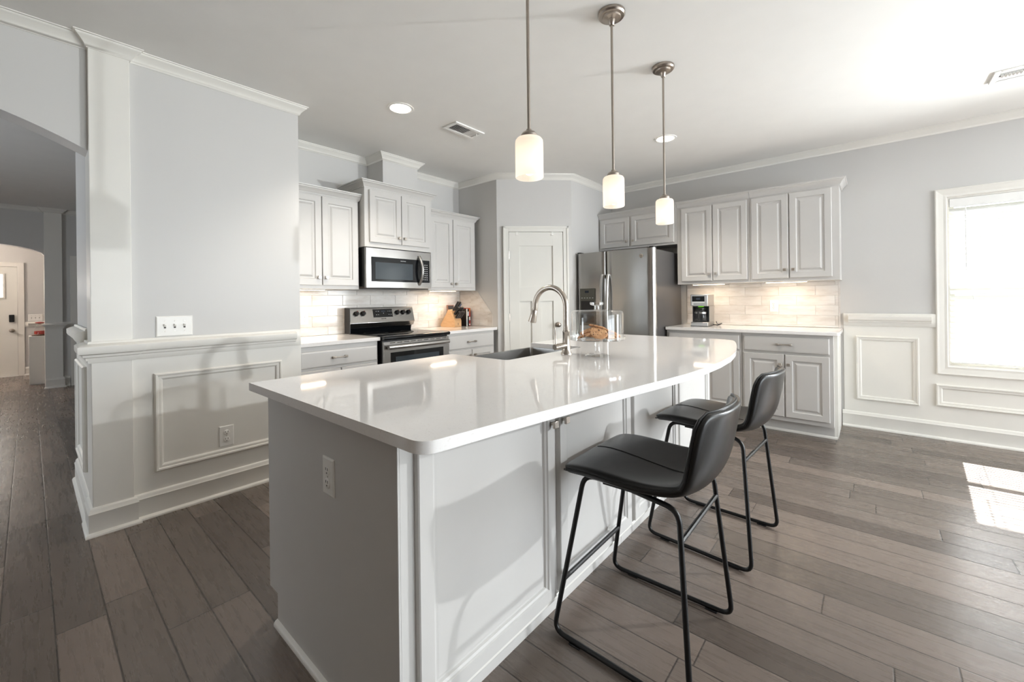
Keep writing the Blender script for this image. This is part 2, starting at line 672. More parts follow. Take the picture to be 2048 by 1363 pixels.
def header(name, x0, x1, xl, xr, zfun, y0, y1, mat, label=None):
    m = MB()
    m.box(x0, xl, y0, y1, 0, CE)
    if x1 > xr:
        m.box(xr, x1, y0, y1, 0, CE)
    n = 32
    F = Fr((0, y0, 0), (1, 0))
    top = [(xl + (xr - xl) * i / n, zfun(xl + (xr - xl) * i / n)) for i in range(n + 1)]
    for (a, b) in zip(top[:-1], top[1:]):
        m.fprism(F, [(a[0], a[1]), (b[0], b[1]), (b[0], CE), (a[0], CE)], 0, -(y1 - y0))
    return struct(m.build(name, mat, smooth=False), label)


near_arch = lambda x: .355 + math.sqrt(max(0, 1.9 ** 2 - (x + .66) ** 2))
header('wall_header', -3.7, .212, -1.536, .212, near_arch, 3.16, 3.31, M['wall'], 'pale grey wall above the near arched opening')
far_arch = lambda x: 1.925 + .17 * math.sqrt(max(0, 1 - ((x + .5) / .67) ** 2))
header('wall_hall_far', -3.2, 2.2, -1.17, .17, far_arch, 9.2, 9.35, M['wall'], 'grey wall with the far arched opening')
struct(MB().box(-3.2, 2.2, 11.2, 11.35, 0, CE).build('wall_foyer', M['wall'], smooth=False), 'entry wall around the front door')
struct(MB().box(.15, .33, 9.14, 9.36, 0, CE).build('wall_hall_pillar', M['white'], bevel=.003), 'pale square pilaster at the far arch')
struct(MB().box(2.1, 2.25, 4.22, 11.3, 0, CE).build('wall_hall_right', M['wall'], smooth=False))
struct(MB().box(.9, 2.25, 4.1, 4.22, 0, CE).build('wall_hall_side', M['wall'], smooth=False))

# pillar at the left end of the partition
struct(MB().box(.212, .376, 3.122, 3.33, 0, CE).build('wall_pillar', M['white'], bevel=.003), 'white square pilaster at the end of the partition')

# wainscot skins (white below the chair rail)
struct(MB().box(.372, XE, YP - .006, YP, 0, .95).build('trim_1', M['white'], smooth=False))
struct(MB().box(.216, .222, 3.33, 4.22, 0, 1.0).build('trim_2', M['white'], smooth=False))
wB = MB()
for (a, b, z) in ((wy1 + .07, .2, 1.0), (wy0 - .07, wy1 + .07, wz0 - .06), (vy1, wy0 - .07, 1.0)):
    wB.box(XB - .006, XB, a, b, 0, z)
struct(wB.build('trim_3', M['white'], smooth=False))

# crown moulding
crown = [(d * .72, CE - h * .70) for d, h in ((0, .09), (.008, .09), (.010, .082), (.017, .078), (.019, .068), (.028, .055), (.042, .038), (.058, .024), (.064, .018), (.066, .010), (.076, .007), (.078, .0006), (0, .0006))]
room_path = [(-3.5, 3.16), (.212, 3.16), (.212, 3.122), (.376, 3.122), (.376, YP), (XE, YP), (XE, YA), (2.235, YA), (2.235, 3.55), (2.64, 3.55), (2.64, YA), (PX, YA), PA, PB, (XB, PB[1]), (XB, -4.5)]
struct(MB().sweep(room_path, crown).build('trim_4', M['white'], ang=50), 'white crown moulding around the kitchen')
struct(MB().box(2.235, 2.64, 3.55, YA + .02, 2.28, CE).build('wall_hood_chase', M['wall'], smooth=False), 'boxed chase above the microwave cabinet')
struct(MB().sweep([(.222, 4.22), (.222, 3.33)], crown).build('trim_5', M['white'], ang=50))
struct(MB().sweep([(-3.0, 9.2), (.14, 9.2), (.14, 9.14), (.33, 9.14), (.33, 9.2), (2.1, 9.2)], crown).build('trim_6', M['white'], ang=50))

# baseboards
bb = [(0, 0), (.03, 0), (.03, .008), (.026, .016), (.016, .022), (.016, .112), (.019, .118), (.013, .126), (.012, .138), (.006, .146), (0, .148)]
struct(MB().sweep([(.212, 3.33), (.212, 3.122), (.376, 3.122), (.376, YP - .004), (XE, YP - .004)], bb).build('baseboard_partition', M['white'], ang=50))
struct(MB().sweep([(.217, 4.22), (.217, 3.33)], bb).build('baseboard_hall', M['white'], ang=50))
struct(MB().sweep([(XB - .004, .215), (XB - .004, -4.5)], bb).build('baseboard_right', M['white'], ang=50))
struct(MB().sweep([(.17, 9.2), (.17, 9.14), (.33, 9.14), (.33, 9.2), (.4, 9.2)], bb).build('baseboard_hall_far', M['white'], ang=50))
struct(MB().sweep([(-.06, 11.2), (2.1, 11.2)], bb).build('baseboard_foyer', M['white'], ang=50))
struct(MB().sweep([PA, (3.49, 3.167)], bb).sweep([(4.046, 2.611), PB, (4.2, PB[1])], bb).build('baseboard_pantry', M['white'], ang=50))

# chair rails: flat board with a projecting moulded nose
def rail(name, path, npath, z0, z1, label=None):
    h = z1 - z0
    board = [(0, z0), (.010, z0), (.013, z0 + .006), (.013, z1 - .006), (.010, z1), (0, z1)]
    nose = [(.012, z0 + .016), (.02, z0 + .016), (.022, z0 + .03), (.032, z0 + .034), (.034, z0 + .046), (.048, z0 + .052), (.052, z0 + .062), (.052, z1 - .026), (.04, z1 - .018), (.02, z1 - .012), (.012, z1 - .012)]
    return struct(MB().sweep(path, board).sweep(npath, nose).build(name, M['white'], ang=40), label)


rail('trim_7', [(.212, 3.33), (.212, 3.122), (.376, 3.122), (.376, YP - .005), (XE - .006, YP - .005)],
     [(.212, 3.32), (.212, 3.122), (.376, 3.122), (.376, YP - .005), (1.245, YP - .005)], .91, 1.025, 'white moulded chair rail below the triple switch')
rail('trim_8', [(.217, 4.2), (.217, 3.33)], [(.217, 4.14), (.217, 3.33)], .97, 1.085)
rail('trim_9', [(XB - .005, .2), (XB - .005, wy1 + .072)], [(XB - .005, .165), (XB - .005, wy1 + .1)], .945, 1.055, 'short white chair rail left of the window')
rail('trim_10', [(.17, 9.19), (.17, 9.14), (.33, 9.14), (.33, 9.2), (.45, 9.2)], [(.17, 9.19), (.17, 9.14), (.33, 9.14), (.33, 9.2), (.43, 9.2)], .87, .96)
rail('trim_11', [(-.05, 11.2), (2.0, 11.2)], [(-.01, 11.2), (2.0, 11.2)], .84, .93)

# picture-frame panel mouldings
pm = [(0, 0), (0, .012), (.006, .02), (.014, .019), (.018, .012), (.03, .012), (.036, .008), (.04, 0)]
def panel_mould(name, F, u0, u1, v0, v1, label=None):
    return struct(MB().rings(F, u0, u1, v0, v1, pm, fill=False).build(name, M['white'], smooth=False), label)


FP = Fr((0, YP - .006, 0), (1, 0))
FB = Fr((XB - .006, 0, 0), (0, -1))
FH = Fr((.216, 0, 0), (0, -1))
panel_mould('trim_12', FP, .468, 1.155, .252, .818, 'wide rectangular wainscot panel moulding on the partition')
panel_mould('trim_13', FB, -.112, .309, .262, .848, 'squarish wainscot panel moulding left of the window')
panel_mould('trim_14', FB, .409, 1.47, .28, .465, 'long low wainscot panel moulding under the window')
panel_mould('trim_15', FH, -4.05, -3.45, .25, .86)

# ------------------------------------------------------------------ right window and its blind
win = thing('window_1', (XB, -.935, .55), 'double hung window with white picture frame casing', 'window')
del win['category']
win['kind'] = 'structure'
FW = Fr((XB, 0, 0), (0, -1))
cas = [(0, 0), (0, .02), (.006, .024), (.02, .02), (.05, .014), (.066, .016), (.071, .01), (.071, 0)]
MB().rings(FW, -wy1 - .071, -wy0 + .071, wz0 - .071, wz1 + .071, cas, fill=False).build('casing', M['white'], win, smooth=False)
MB().rings(FW, -wy1, -wy0, wz0, wz1, [(0, 0), (0, -.15), (.012, -.15), (.012, 0)], fill=False, close=True).build('jamb', M['white'], win, smooth=False)
zm = 1.265
MB().rings(FW, -wy1 + .012, -wy0 - .012, zm - .02, wz1 - .012, [(0, -.12), (0, -.1), (.04, -.1), (.04, -.12)], fill=False, close=True).build('sash', M['white'], win, smooth=False)
MB().rings(FW, -wy1 + .012, -wy0 - .012, wz0 + .012, zm + .02, [(0, -.10), (0, -.08), (.04, -.08), (.04, -.10)], fill=False, close=True).build('sash', M['white'], win, smooth=False)
MB().fbox(FW, -wy1 + .05, -wy0 - .05, zm, wz1 - .05, -.112, -.108).build('pane', M['pane'], win, smooth=False)
MB().fbox(FW, -wy1 + .05, -wy0 - .05, wz0 + .05, zm, -.092, -.088).build('pane', M['pane'], win, smooth=False)

bl = thing('window_blind', (XB, -.935, .64), 'white horizontal slat blind lowered over the window', 'window blind')
b0, b1 = -wy1 + .018, -wy0 - .018
MB().fbox(FW, b0, b1, 1.955, 2.015, -.07, -.012).build('headrail', M['blind'], bl, bevel=.004)
MB().fbox(FW, b0 - .002, b1 + .002, 1.945, 2.017, -.012, -.002).build('valance', M['blind'], bl, bevel=.003)
TILT = math.radians(40)
nsl = 28
for i in range(nsl):
    z = .685 + i * (1.925 - .685) / (nsl - 1)
    m = MB()
    rows = []
    for side in (0, 1):
        for k in range(6):
            t = (k / 5 - .5)
            dd, zz = t * .05, .0025 - .010 * t * t
            y_ = -.04 - (dd * math.cos(TILT) - zz * math.sin(TILT))
            z_ = z + dd * math.sin(TILT) + zz * math.cos(TILT)
            rows.append((y_, z_))
        break
    for k in range(5):
        (d0, za), (d1, zb) = rows[k], rows[k + 1]
        m.hexa([FW.p(b0, za, d0), FW.p(b1, za, d0), FW.p(b1, zb, d1), FW.p(b0, zb, d1), FW.p(b0, za + .0028, d0), FW.p(b1, za + .0028, d0), FW.p(b1, zb + .0028, d1), FW.p(b0, zb + .0028, d1)])
    m.build('slat', M['blind'], bl, smooth=False)
MB().fbox(FW, b0, b1, .645, .66, -.066, -.014).build('bottom_rail', M['blind'], bl, bevel=.003)
for uu in (b0 + .13, (b0 + b1) / 2, b1 - .13):
    m = MB()
    for dd in (-.066, -.014):
        m.tube([FW.p(uu, .655, dd), FW.p(uu, 1.95, dd)], .0012, 6)
    m.build('ladder_cord', M['blind'], bl)
MB().tube([FW.p(b0 + .09, 1.95, -.006), FW.p(b0 + .092, 1.42, -.005)], .004, 8).build('tilt_wand', M['blind'], bl)

# plain frames for the openings outside the picture
for nm, F, u0, u1, v0, v1 in (('window_2', FW, -vy1, -vy0, vz0, vz1), ('window_3', Fr((0, -4.55, 0), (-1, 0)), -4.0, -.6, .25, 2.2)):
    o = MB().rings(F, u0, u1, v0, v1, [(0, 0), (0, -.12), (.05, -.12), (.05, 0)], fill=False, close=True)
    o.fbox(F, (u0 + u1) / 2 - .04, (u0 + u1) / 2 + .04, v0, v1, -.1, -.02)
    struct(o.build(nm, M['white'], smooth=False))

# ------------------------------------------------------------------ outside, seen between the slats
def ground():
    m = MB().box(XB + .3, XB + 60, -40, 30, -.5, -.3)
    tag(m.build('lawn', M['green'], smooth=False), 'green lawn outside the window', 'lawn')['kind'] = 'stuff'


ground()
def tree(x, y, h, r, label):
    t = thing('tree', (x, y, -.29), label, 'tree', 'trees outside the window')
    MB().tube([(x, y, -.29), (x + .1, y, h * .4), (x, y + .1, h * .7)], [.22, .16, .06], 8).build('trunk', M['bark'], t)
    m = MB()
    rnd = random.Random(int(x * 10 + y))
    for k in range(26):
        a, b = rnd.uniform(0, 2 * PI), rnd.uniform(-.5, 1)
        rr_ = r * rnd.uniform(.25, .8)
        c = (x + rr_ * math.cos(a), y + rr_ * math.sin(a), h * .68 + b * r * .7)
        q = r * rnd.uniform(.25, .42)
        m.lathe(c, [(q * .15, -q), (q * .7, -q * .7), (q, 0), (q * .72, q * .7), (q * .15, q)], 9, (rnd.uniform(-1, 1), rnd.uniform(-1, 1), 1))
    m.build('foliage', M['leaf'], t)


tree(22, -9, 6.5, 2.6, 'leafy tree far outside, left of centre in the window')
tree(19, -14, 5.5, 2.4, 'leafy tree outside, right part of the window')

# ------------------------------------------------------------------ doors
FD = Fr((PA[0], PA[1], 0), (1, -1))      # pantry wall face, u from PA towards PB
DL = math.hypot(PB[0] - PA[0], PB[1] - PA[1])
du0, du1, dz = .13, .752, 1.985
pd = thing('door_1', FD.p(.44, 0), 'white three panel pantry door in the angled wall', 'door')
del pd['category']
pd['kind'] = 'structure'
dc = [(0, 0), (0, .016), (.008, .022), (.02, .018), (.05, .012), (.06, .012), (.062, 0)]
m = MB()
co = .062
for (a, b, c, d) in ((du0 - co, du0, 0, dz + co), (du1, du1 + co, 0, dz + co)):
    m.fbox(FD, a, b, c, d, 0, .024)
    m.fbox(FD, a + (0 if a < du0 else .04), b - (.04 if a < du0 else 0), c, d, .024, .031)
m.fbox(FD, du0, du1, dz, dz + co, 0, .024).fbox(FD, du0 - co, du1 + co, dz + co - .022, dz + co, .024, .031)
m.build('door_casing', M['door'], pd, bevel=.002, smooth=False)
# slab with recessed flat panels
sl = MB()
a0, a1 = du0 + .004, du1 - .004
st, dd0, dd1, rec = .115, .002, .017, .002
sl.fbox(FD, a0, a1, .006, dz - .004, .001, rec)
mid = (a0 + a1) / 2
for (u0, u1, v0, v1) in ((a0, a0 + st, .006, dz - .004), (a1 - st, a1, .006, dz - .004), (a0 + st, a1 - st, dz - .16, dz - .004), (a0 + st, a1 - st, .006, .25), (a0 + st, a1 - st, 1.20, 1.36), (mid - .055, mid + .055, .25, 1.20)):
    sl.fbox(FD, u0, u1, v0, v1, rec, dd1)
sl.build('slab', M['door'], pd, bevel=.0015, smooth=False)
for zz in (.25, 1.02, 1.72):
    MB().tube([FD.p(du0 + .002, zz - .045, .018), FD.p(du0 + .002, zz + .045, .018)], .007, 8).build('hinge', M['rodnickel'], pd)
kb = FD.p(du1 - .07, .93, .017)
MB().lathe(kb, [(.03, 0), (.03, .006), (.012, .012), (.011, .03), (.02, .036), (.027, .048), (.026, .06), (.018, .068), (.002, .071)], 20, FD.n).build('door_knob', M['rodnickel'], pd)
MB().fbox(FD, du1 + .003, du1 + .010, .88, .95, .0, .0246).build('strike_plate', M['slot'], pd)
for i, uu in enumerate((du0 + .095, du1 - .125)):
    hk = MB().fbox(FD, uu - .011, uu + .011, dz - .04, dz - .001, .0172, .020).fbox(FD, uu - .011, uu + .011, dz - .042, dz - .03, .020, .030)
    tag(hk.build('over_door_hook', M['plate'], bevel=.001), 'small clear plastic hook over the ' + ('left' if i == 0 else 'right') + ' top edge of the pantry door', 'hook', 'over door hooks')

fd = thing('door_2', (-.58, 11.2, 0), 'white front door with small window seen through both arches', 'door')
del fd['category']
fd['kind'] = 'structure'
FF = Fr((0, 11.2, 0), (1, 0))
fx0, fx1, fz = -1.03, -.125, 1.885
m = MB().fbox(FF, fx0 - .075, fx0, 0, fz + .075, 0, .02).fbox(FF, fx1, fx1 + .075, 0, fz + .075, 0, .02).fbox(FF, fx0, fx1, fz, fz + .075, 0, .02)
m.build('door_casing', M['white'], fd, bevel=.003)
m = MB().fbox(FF, fx0 + .005, fx1 - .005, .02, fz - .005, 0, .008)
m.rings(FF, fx0 + .14, fx1 - .14, 1.34, 1.77, [(0, .008), (0, .02), (.02, .02), (.02, .008)], fill=False, close=True)
for q in (0, 1):
    m.rings(FF, fx0 + .14 + q * .33, fx0 + .42 + q * .33, .25, 1.2, [(0, .008), (.008, .004), (.02, .004)], fill=False)
m.build('slab', M['door'], fd, smooth=False)
gm = MB()
for i in range(3):
    for j in range(2):
        gm.fbox(FF, fx0 + .165 + i * .195, fx0 + .165 + i * .195 + .185, 1.365 + j * .2, 1.365 + j * .2 + .185, .009, .012)
gm.build('lite', emit('door_daylight', (255, 252, 246), 3.0), fd, smooth=False)
MB().fbox(FF, -.225, -.165, .935, 1.06, .008, .035).build('keypad_lock', M['blackpl'], fd, bevel=.008)
MB().lathe(FF.p(-.195, .79, .008), [(.032, 0), (.03, .01), (.012, .016), (.012, .04), (.028, .05), (.028, .062), (.01, .07)], 16, FF.n).build('door_knob', M['nickel'], fd)
MB().fbox(FF, fx0, fx1, 0, .018, -.02, .03).build('threshold', M['plate'], fd)

d3 = MB().box(.41, .48, 9.178, 9.2, 0, 1.96).box(.48, .9, 9.178, 9.2, 1.89, 1.96).box(.48, .9, 9.19, 9.2, 0, 1.89)
struct(d3.build('door_3', M['white'], smooth=False), 'white door casing at the far end of the hall')

# ------------------------------------------------------------------ cabinets
CABD = [(0, 0), (0, .017), (.003, .02), (.05, .02), (.053, .018), (.057, .011), (.066, .010), (.07, .010), (.082, .0165), (.086, .018)]
FLAT = [(0, 0), (0, .015), (.004, .019), (.012, .02)]


def knob(F, u, v, parent, d=.02):
    m = MB().lathe(F.p(u, v, d), [(.007, 0), (.005, .004), (.005, .016)], 10, F.n)
    m.fbox(F, u - .013, u + .013, v - .013, v + .013, d + .014, d + .024)
    return m.build('knob', M['nickel'], parent, bevel=.002)


def pull(F, u, v, parent, d=.02):
    m = MB()
    for sgn in (-1, 1):
        m.fbox(F, u + sgn * .05 - .011, u + sgn * .05 + .011, v - .009, v + .009, d, d + .024)
    m.fbox(F, u - .052, u + .052, v - .005, v + .005, d + .017, d + .026)
    return m.build('pull', M['nickel'], parent, bevel=.002)


def cab_door(root, F, u0, u1, v0, v1, kn=None, prof=None, mat=None):
    o = MB().rings(F, u0, u1, v0, v1, prof or CABD).build('door', mat or M['cab'], root, smooth=False)
    if kn:
        knob(F, kn[0], kn[1], o)
    return o


def drawer(root, F, u0, u1, v0, v1, pl=None):
    o = MB().rings(F, u0, u1, v0, v1, FLAT).build('drawer', M['cab'], root, smooth=False)
    if pl:
        pull(F, pl[0], pl[1], o)
    return o


ccr = lambda z: [(d * .82, z + h * .86) for d, h in ((0, 0), (.006, 0), (.008, .008), (.014, .012), (.018, .024), (.032, .042), (.044, .05), (.046, .058), (.056, .062), (.058, .072), (0, .072))]


def upper(name, loc, label, F, u0, u1, v0, v1, depth, splits, kn_v, crown_path=None, door_v=None, side_d=0):
    """wall cabinet: carcass + doors + crown"""
    t = thing(name, loc, label, 'wall cabinet')
    MB().fbox(F, u0, u1, v0, v1, -depth, 0).build('carcass', M['cab'], t, smooth=False)
    dv0, dv1 = door_v or (v0 + .03, v1 - .012)
    for (a, b, k) in splits:
        ku = None
        if k:
            ku = (b - .028, kn_v) if k == 'r' else (a + .028, kn_v)
        cab_door(t, F, a, b, dv0, dv1, ku)
    if crown_path:
        MB().sweep(crown_path, ccr(v1)).build('cabinet_crown', M['cab'], t, ang=40)
    return t


FA = Fr((0, 3.5, 0), (1, 0))
upper('wall_cabinet', (1.6, 3.83, 1.33), 'grey two door wall cabinet left of the microwave', FA, XE + .005, 1.945, 1.33, 2.118, .328, ((XE + .015, 1.606, 'r'), (1.613, 1.932, 'l')), 1.425, [(XE + .005, 3.5), (1.947, 3.5), (1.947, 3.82)])
FM = Fr((0, 3.42, 0), (1, 0))
upper('wall_cabinet', (2.33, 3.83, 1.71), 'taller grey two door wall cabinet directly above the microwave', FM, 1.962, 2.706, 1.712, 2.245, .408, ((2.005, 2.335, 'r'), (2.342, 2.67, 'l')), 1.815, [(1.962, 3.82), (1.962, 3.42), (2.706, 3.42), (2.706, 3.82)], (1.755, 2.225))
upper('wall_cabinet', (3.07, 3.83, 1.33), 'grey two door wall cabinet between microwave and pantry wall', FA, 2.722, 3.405, 1.33, 2.118, .328, ((2.745, 3.052, 'r'), (3.060, 3.372, 'l')), 1.40, [(2.724, 3.5), (3.405, 3.5), (3.405, 3.82)])
MB_ = None

FU = Fr((4.70, 0, 0), (0, -1))
upper('wall_cabinet', (5.03, 2.15, 1.80), 'short grey two door wall cabinet above the refrigerator', FU, -2.585, -1.624, 1.815, 2.205, .328, ((-2.56, -2.185, 'r'), (-2.155, -1.655, 'l')), 1.90, [(4.70, 2.588), (4.70, 1.624)], (1.84, 2.19))
upper('wall_cabinet', (5.03, 1.25, 1.36), 'tall grey two door wall cabinet beside the refrigerator', FU, -1.622, -.914, 1.365, 2.205, .328, ((-1.575, -1.262, 'r'), (-1.252, -.935, 'l')), 1.465, [(4.70, 1.622), (4.70, .914)], (1.395, 2.19))
upper('wall_cabinet', (5.03, .55, 1.36), 'tall grey two door wall cabinet at the window end', FU, -.912, -.208, 1.365, 2.205, .328, ((-.895, -.590, 'r'), (-.578, -.262, 'l')), 1.472, [(4.70, .912), (4.70, .206), (5.02, .206)], (1.395, 2.19))


def base(name, loc, label, F, u0, u1, depth, doors, drws, top=.884, toe=True, toe_end=0):
    t = thing(name, loc, label, 'base cabinet')
    MB().fbox(F, u0, u1, .105, top, -depth, 0).build('carcass', M['cab'], t, smooth=False)
    MB().fbox(F, u0, u1 - toe_end, .0, .105, -depth, -.065).build('toe_kick', M['cab'], t, smooth=False)
    for d in drws:
        drawer(t, F, *d)
    for d in doors:
        cab_door(t, F, *d)
    return t


FBa = Fr((0, 3.205, 0), (1, 0))
base('base_cabinet', (1.6, 3.83, 0), 'grey base cabinet with wide drawer left of the range', FBa, XE + .005, 1.945, .62,
     ((XE + .015, 1.61, .135, .70, (1.58, .645)), (1.618, 1.932, .135, .70, (1.648, .645))), ((XE + .015, 1.932, .722, .845, (1.60, .787)),))
base('base_cabinet', (3.05, 3.83, 0), 'grey base cabinet with drawer right of the range', FBa, 2.705, 3.395, .62,
     ((2.725, 3.04, .135, .70, (3.01, .645)), (3.048, 3.37, .135, .70, (3.078, .645))), ((2.725, 3.37, .72, .86, (3.035, .787)),))
FBb = Fr((4.42, 0, 0), (0, -1))
base('base_cabinet', (5.03, 1.3, 0), 'grey base cabinet below the coffee maker, beside the refrigerator', FBb, -1.645, -.936, .60,
     ((-1.62, -1.29, .145, .70, (-1.32, .62)), (-1.282, -.955, .145, .70, (-1.255, .62))), ((-1.62, -.955, .722, .858, (-1.29, .79)),))
cb = base('base_cabinet', (5.03, .6, 0), 'grey base cabinet with one drawer and two doors at the window end', FBb, -.932, -.246, .60,
          ((-.915, -.598, .145, .70, (-.625, .613)), (-.586, -.272, .145, .70, (-.560, .613))), ((-.915, -.272, .722, .858, (-.595, .79)),))
MB().box(4.50, 5.02, .222, .246, 0, .884).build('end_panel', M['white'], cb, smooth=False)
MB().sweep([(4.475, .93), (4.475, .225)], [(0, 0), (.014, 0), (.012, .012), (0, .02)]).build('shoe_moulding', M['white'], cb)


def rounded(poly, rads, n=6):
    """round polygon corners; rads aligned with poly (0 keeps it sharp)"""
    out = []
    k = len(poly)
    for i in range(k):
        p = Vector(poly[i])
        r = rads[i]
        if r <= 0:
            out.append(tuple(p))
            continue
        a = (Vector(poly[i - 1]) - p).normalized()
        b = (Vector(poly[(i + 1) % k]) - p).normalized()
        for j in range(n + 1):
            t = j / n
            q0, q1 = p + a * r, p + b * r
            q = (q0 * (1 - t) + p * t) * (1 - t) + (p * (1 - t) + q1 * t) * t
            out.append((q.x, q.y))
    return out


tag(MB().prism([(XE + .002, 3.175), (1.957, 3.175), (1.957, YA - .002), (XE + .002, YA - .002)], .884, .914).build('countertop', M['quartz'], bevel=.003), 'white quartz countertop left of the range', 'countertop')
tag(MB().prism([(2.698, 3.175), (3.42, 3.175), (3.42, 3.195), (PX - .01, 3.2), (PX - .01, YA - .002), (2.698, YA - .002)], .884, .914).build('countertop', M['quartz'], bevel=.003), 'white quartz countertop holding the knife block', 'countertop')
tag(MB().prism(rounded([(4.385, 1.648), (4.385, .203), (XB - .008, .203), (XB - .008, 1.648)], [0, .02, .0, 0]), .884, .914).build('countertop', M['quartz'], bevel=.003), 'white quartz countertop holding the coffee maker', 'countertop')

# ------------------------------------------------------------------ backsplash tiles
TP = [(0, 0), (0, .0015), (.002, .004)]
def tiles(m, F, u0, u1, zs, L, offs, g=.0009):
    for k in range(len(zs) - 1):
        o = offs[k % 2]
        st_ = u0 - ((u0 - o) % L)
        x = st_
        while x < u1 - .001:
            a, b = max(x, u0), min(x + L, u1)
            if b - a > .006:
                m.rings(F, a + g, b - g, zs[k] + g, zs[k + 1] - g, TP)
            x += L


FT = Fr((0, YA - .003, 0), (1, 0))
t = thing('backsplash', (2.4, YA, .914), 'white marble look subway tile backsplash behind the range', 'backsplash')
MB().box(XE + .003, PX - .001, YA - .003, YA - .0005, .915, 1.335).box(PX - .003, PX - .0005, 3.275, YA - .004, .915, 1.06).build('grout', M['grout'], t, smooth=False)
m = MB()
zs = [.915, .9915, 1.088, 1.1845, 1.281, 1.329]
tiles(m, FT, XE + .004, PX - .012, zs, .29, (1.813, 1.668))
m.build('tile', M['tile'], t, smooth=False)['kind'] = 'stuff'
# pantry side: clipped corner with a border row
FS = Fr((PX - .003, 0, 0), (0, -1))   # u = -y
def clip(poly, a, b, c):
    out = []
    for i in range(len(poly)):
        p, q = poly[i], poly[(i + 1) % len(poly)]
        dp, dq = a * p[0] + b * p[1] - c, a * q[0] + b * q[1] - c
        if dp <= 0:
            out.append(p)
        if dp * dq < 0:
            s_ = dp / (dp - dq)
            out.append((p[0] + (q[0] - p[0]) * s_, p[1] + (q[1] - p[1]) * s_))
    return out


uL, uA, uR, zB, zC, zD = -(YA - .012), -3.52, -3.285, .915, 1.07, 1.329
ax_, ay_ = (zD - zC), (uR - uA)
nl = math.hypot(ax_, ay_)
ax_, ay_ = ax_ / nl, ay_ / nl
cl_ = ax_ * uR + ay_ * zC
m = MB()
bw = .068
for k in range(5):
    x = uL - (.1 if k % 2 else .245)
    while x < uR:
        pg = [(max(x, uL) + .0009, zs[k] + .0009), (x + .29 - .0009, zs[k] + .0009), (x + .29 - .0009, zs[k + 1] - .0009), (max(x, uL) + .0009, zs[k + 1] - .0009)]
        x += .29
        if pg[1][0] <= uL + .004:
            continue
        pg = clip(pg, 1, 0, uR - bw - .0009)
        pg = clip(pg, ax_, ay_, cl_ - bw - .0009) if len(pg) > 2 else pg
        if len(pg) > 2:
            m.fprism(FS, pg, 0, .004)
inner_v = (cl_ - bw - ax_ * (uR - bw)) / ay_
inner_t = (cl_ - bw - ay_ * zD) / ax_
P0, P1, Q0, Q1 = (uR, zC), (uA, zD), (uR - bw, inner_v), (inner_t, zD)
lerp = lambda a, b, t_: (a[0] + (b[0] - a[0]) * t_, a[1] + (b[1] - a[1]) * t_)
m.fprism(FS, [(uR - bw, zB), (uR, zB), (uR, zC - .001), (uR - bw, inner_v - .001)], 0, .004)
for (a, b) in ((0.005, .66), (.67, .995)):
    m.fprism(FS, [lerp(P0, P1, a), lerp(P0, P1, b), lerp(Q0, Q1, b), lerp(Q0, Q1, a)], 0, .004)
m.build('corner_tile', M['tile'], t, smooth=False)['kind'] = 'stuff'

t = thing('backsplash', (XB, .9, .914), 'white marble look subway tile backsplash behind the coffee maker', 'backsplash')
MB().box(XB - .003, XB - .0005, .222, 1.632, .915, 1.37).build('grout', M['grout'], t, smooth=False)
m = MB()
tiles(m, Fr((XB - .003, 0, 0), (0, -1)), -1.632, -.235, [.915, .934, 1.0315, 1.129, 1.2265, 1.324, 1.364], .306, (-1.179 - .153, -1.179))
m.fbox(Fr((XB - .003, 0, 0), (0, -1)), -.234, -.222, .915, 1.364, 0, .004)
m.build('tile', M['tile'], t, smooth=False)['kind'] = 'stuff'


# ------------------------------------------------------------------ under-cabinet lights
def strip(F, u0, u1, v, d0, d1, label, en):
    t = thing('under_cabinet_light', F.p((u0 + u1) / 2, v, (d0 + d1) / 2), label, 'light', 'under cabinet lights')
    MB().fbox(F, u0, u1, v - .008, v, d0, d1).build('housing', M['plate'], t, smooth=False)
    MB().fbox(F, u0 + .006, u1 - .006, v - .0095, v - .008, d0 + .004, d1 - .004).build('lens', M['strip'], t, smooth=False)
    c = F.p((u0 + u1) / 2, v - .014, (d0 + d1) / 2)
    o = light('under_cabinet_lamp', 'AREA', c, en, (1, .81, .62), rot=(0, 0, -1), shape='RECTANGLE', size=(u1 - u0) if abs(F.u.x) > .5 else d1 - d0, size_y=(d1 - d0) if abs(F.u.x) > .5 else u1 - u0)
    return t


strip(FA, 1.40, 1.69, 1.33, -.16, -.10, 'lit strip light under the cabinet left of the range', .55)
strip(FA, 2.86, 3.20, 1.33, -.16, -.10, 'lit strip light under the cabinet above the knife block', .55)
strip(FU, -1.50, -1.18, 1.365, -.16, -.10, 'lit strip light above the coffee maker', .55)
strip(FU, -.80, -.46, 1.365, -.16, -.10, 'lit strip light at the window end of the cabinets', .55)


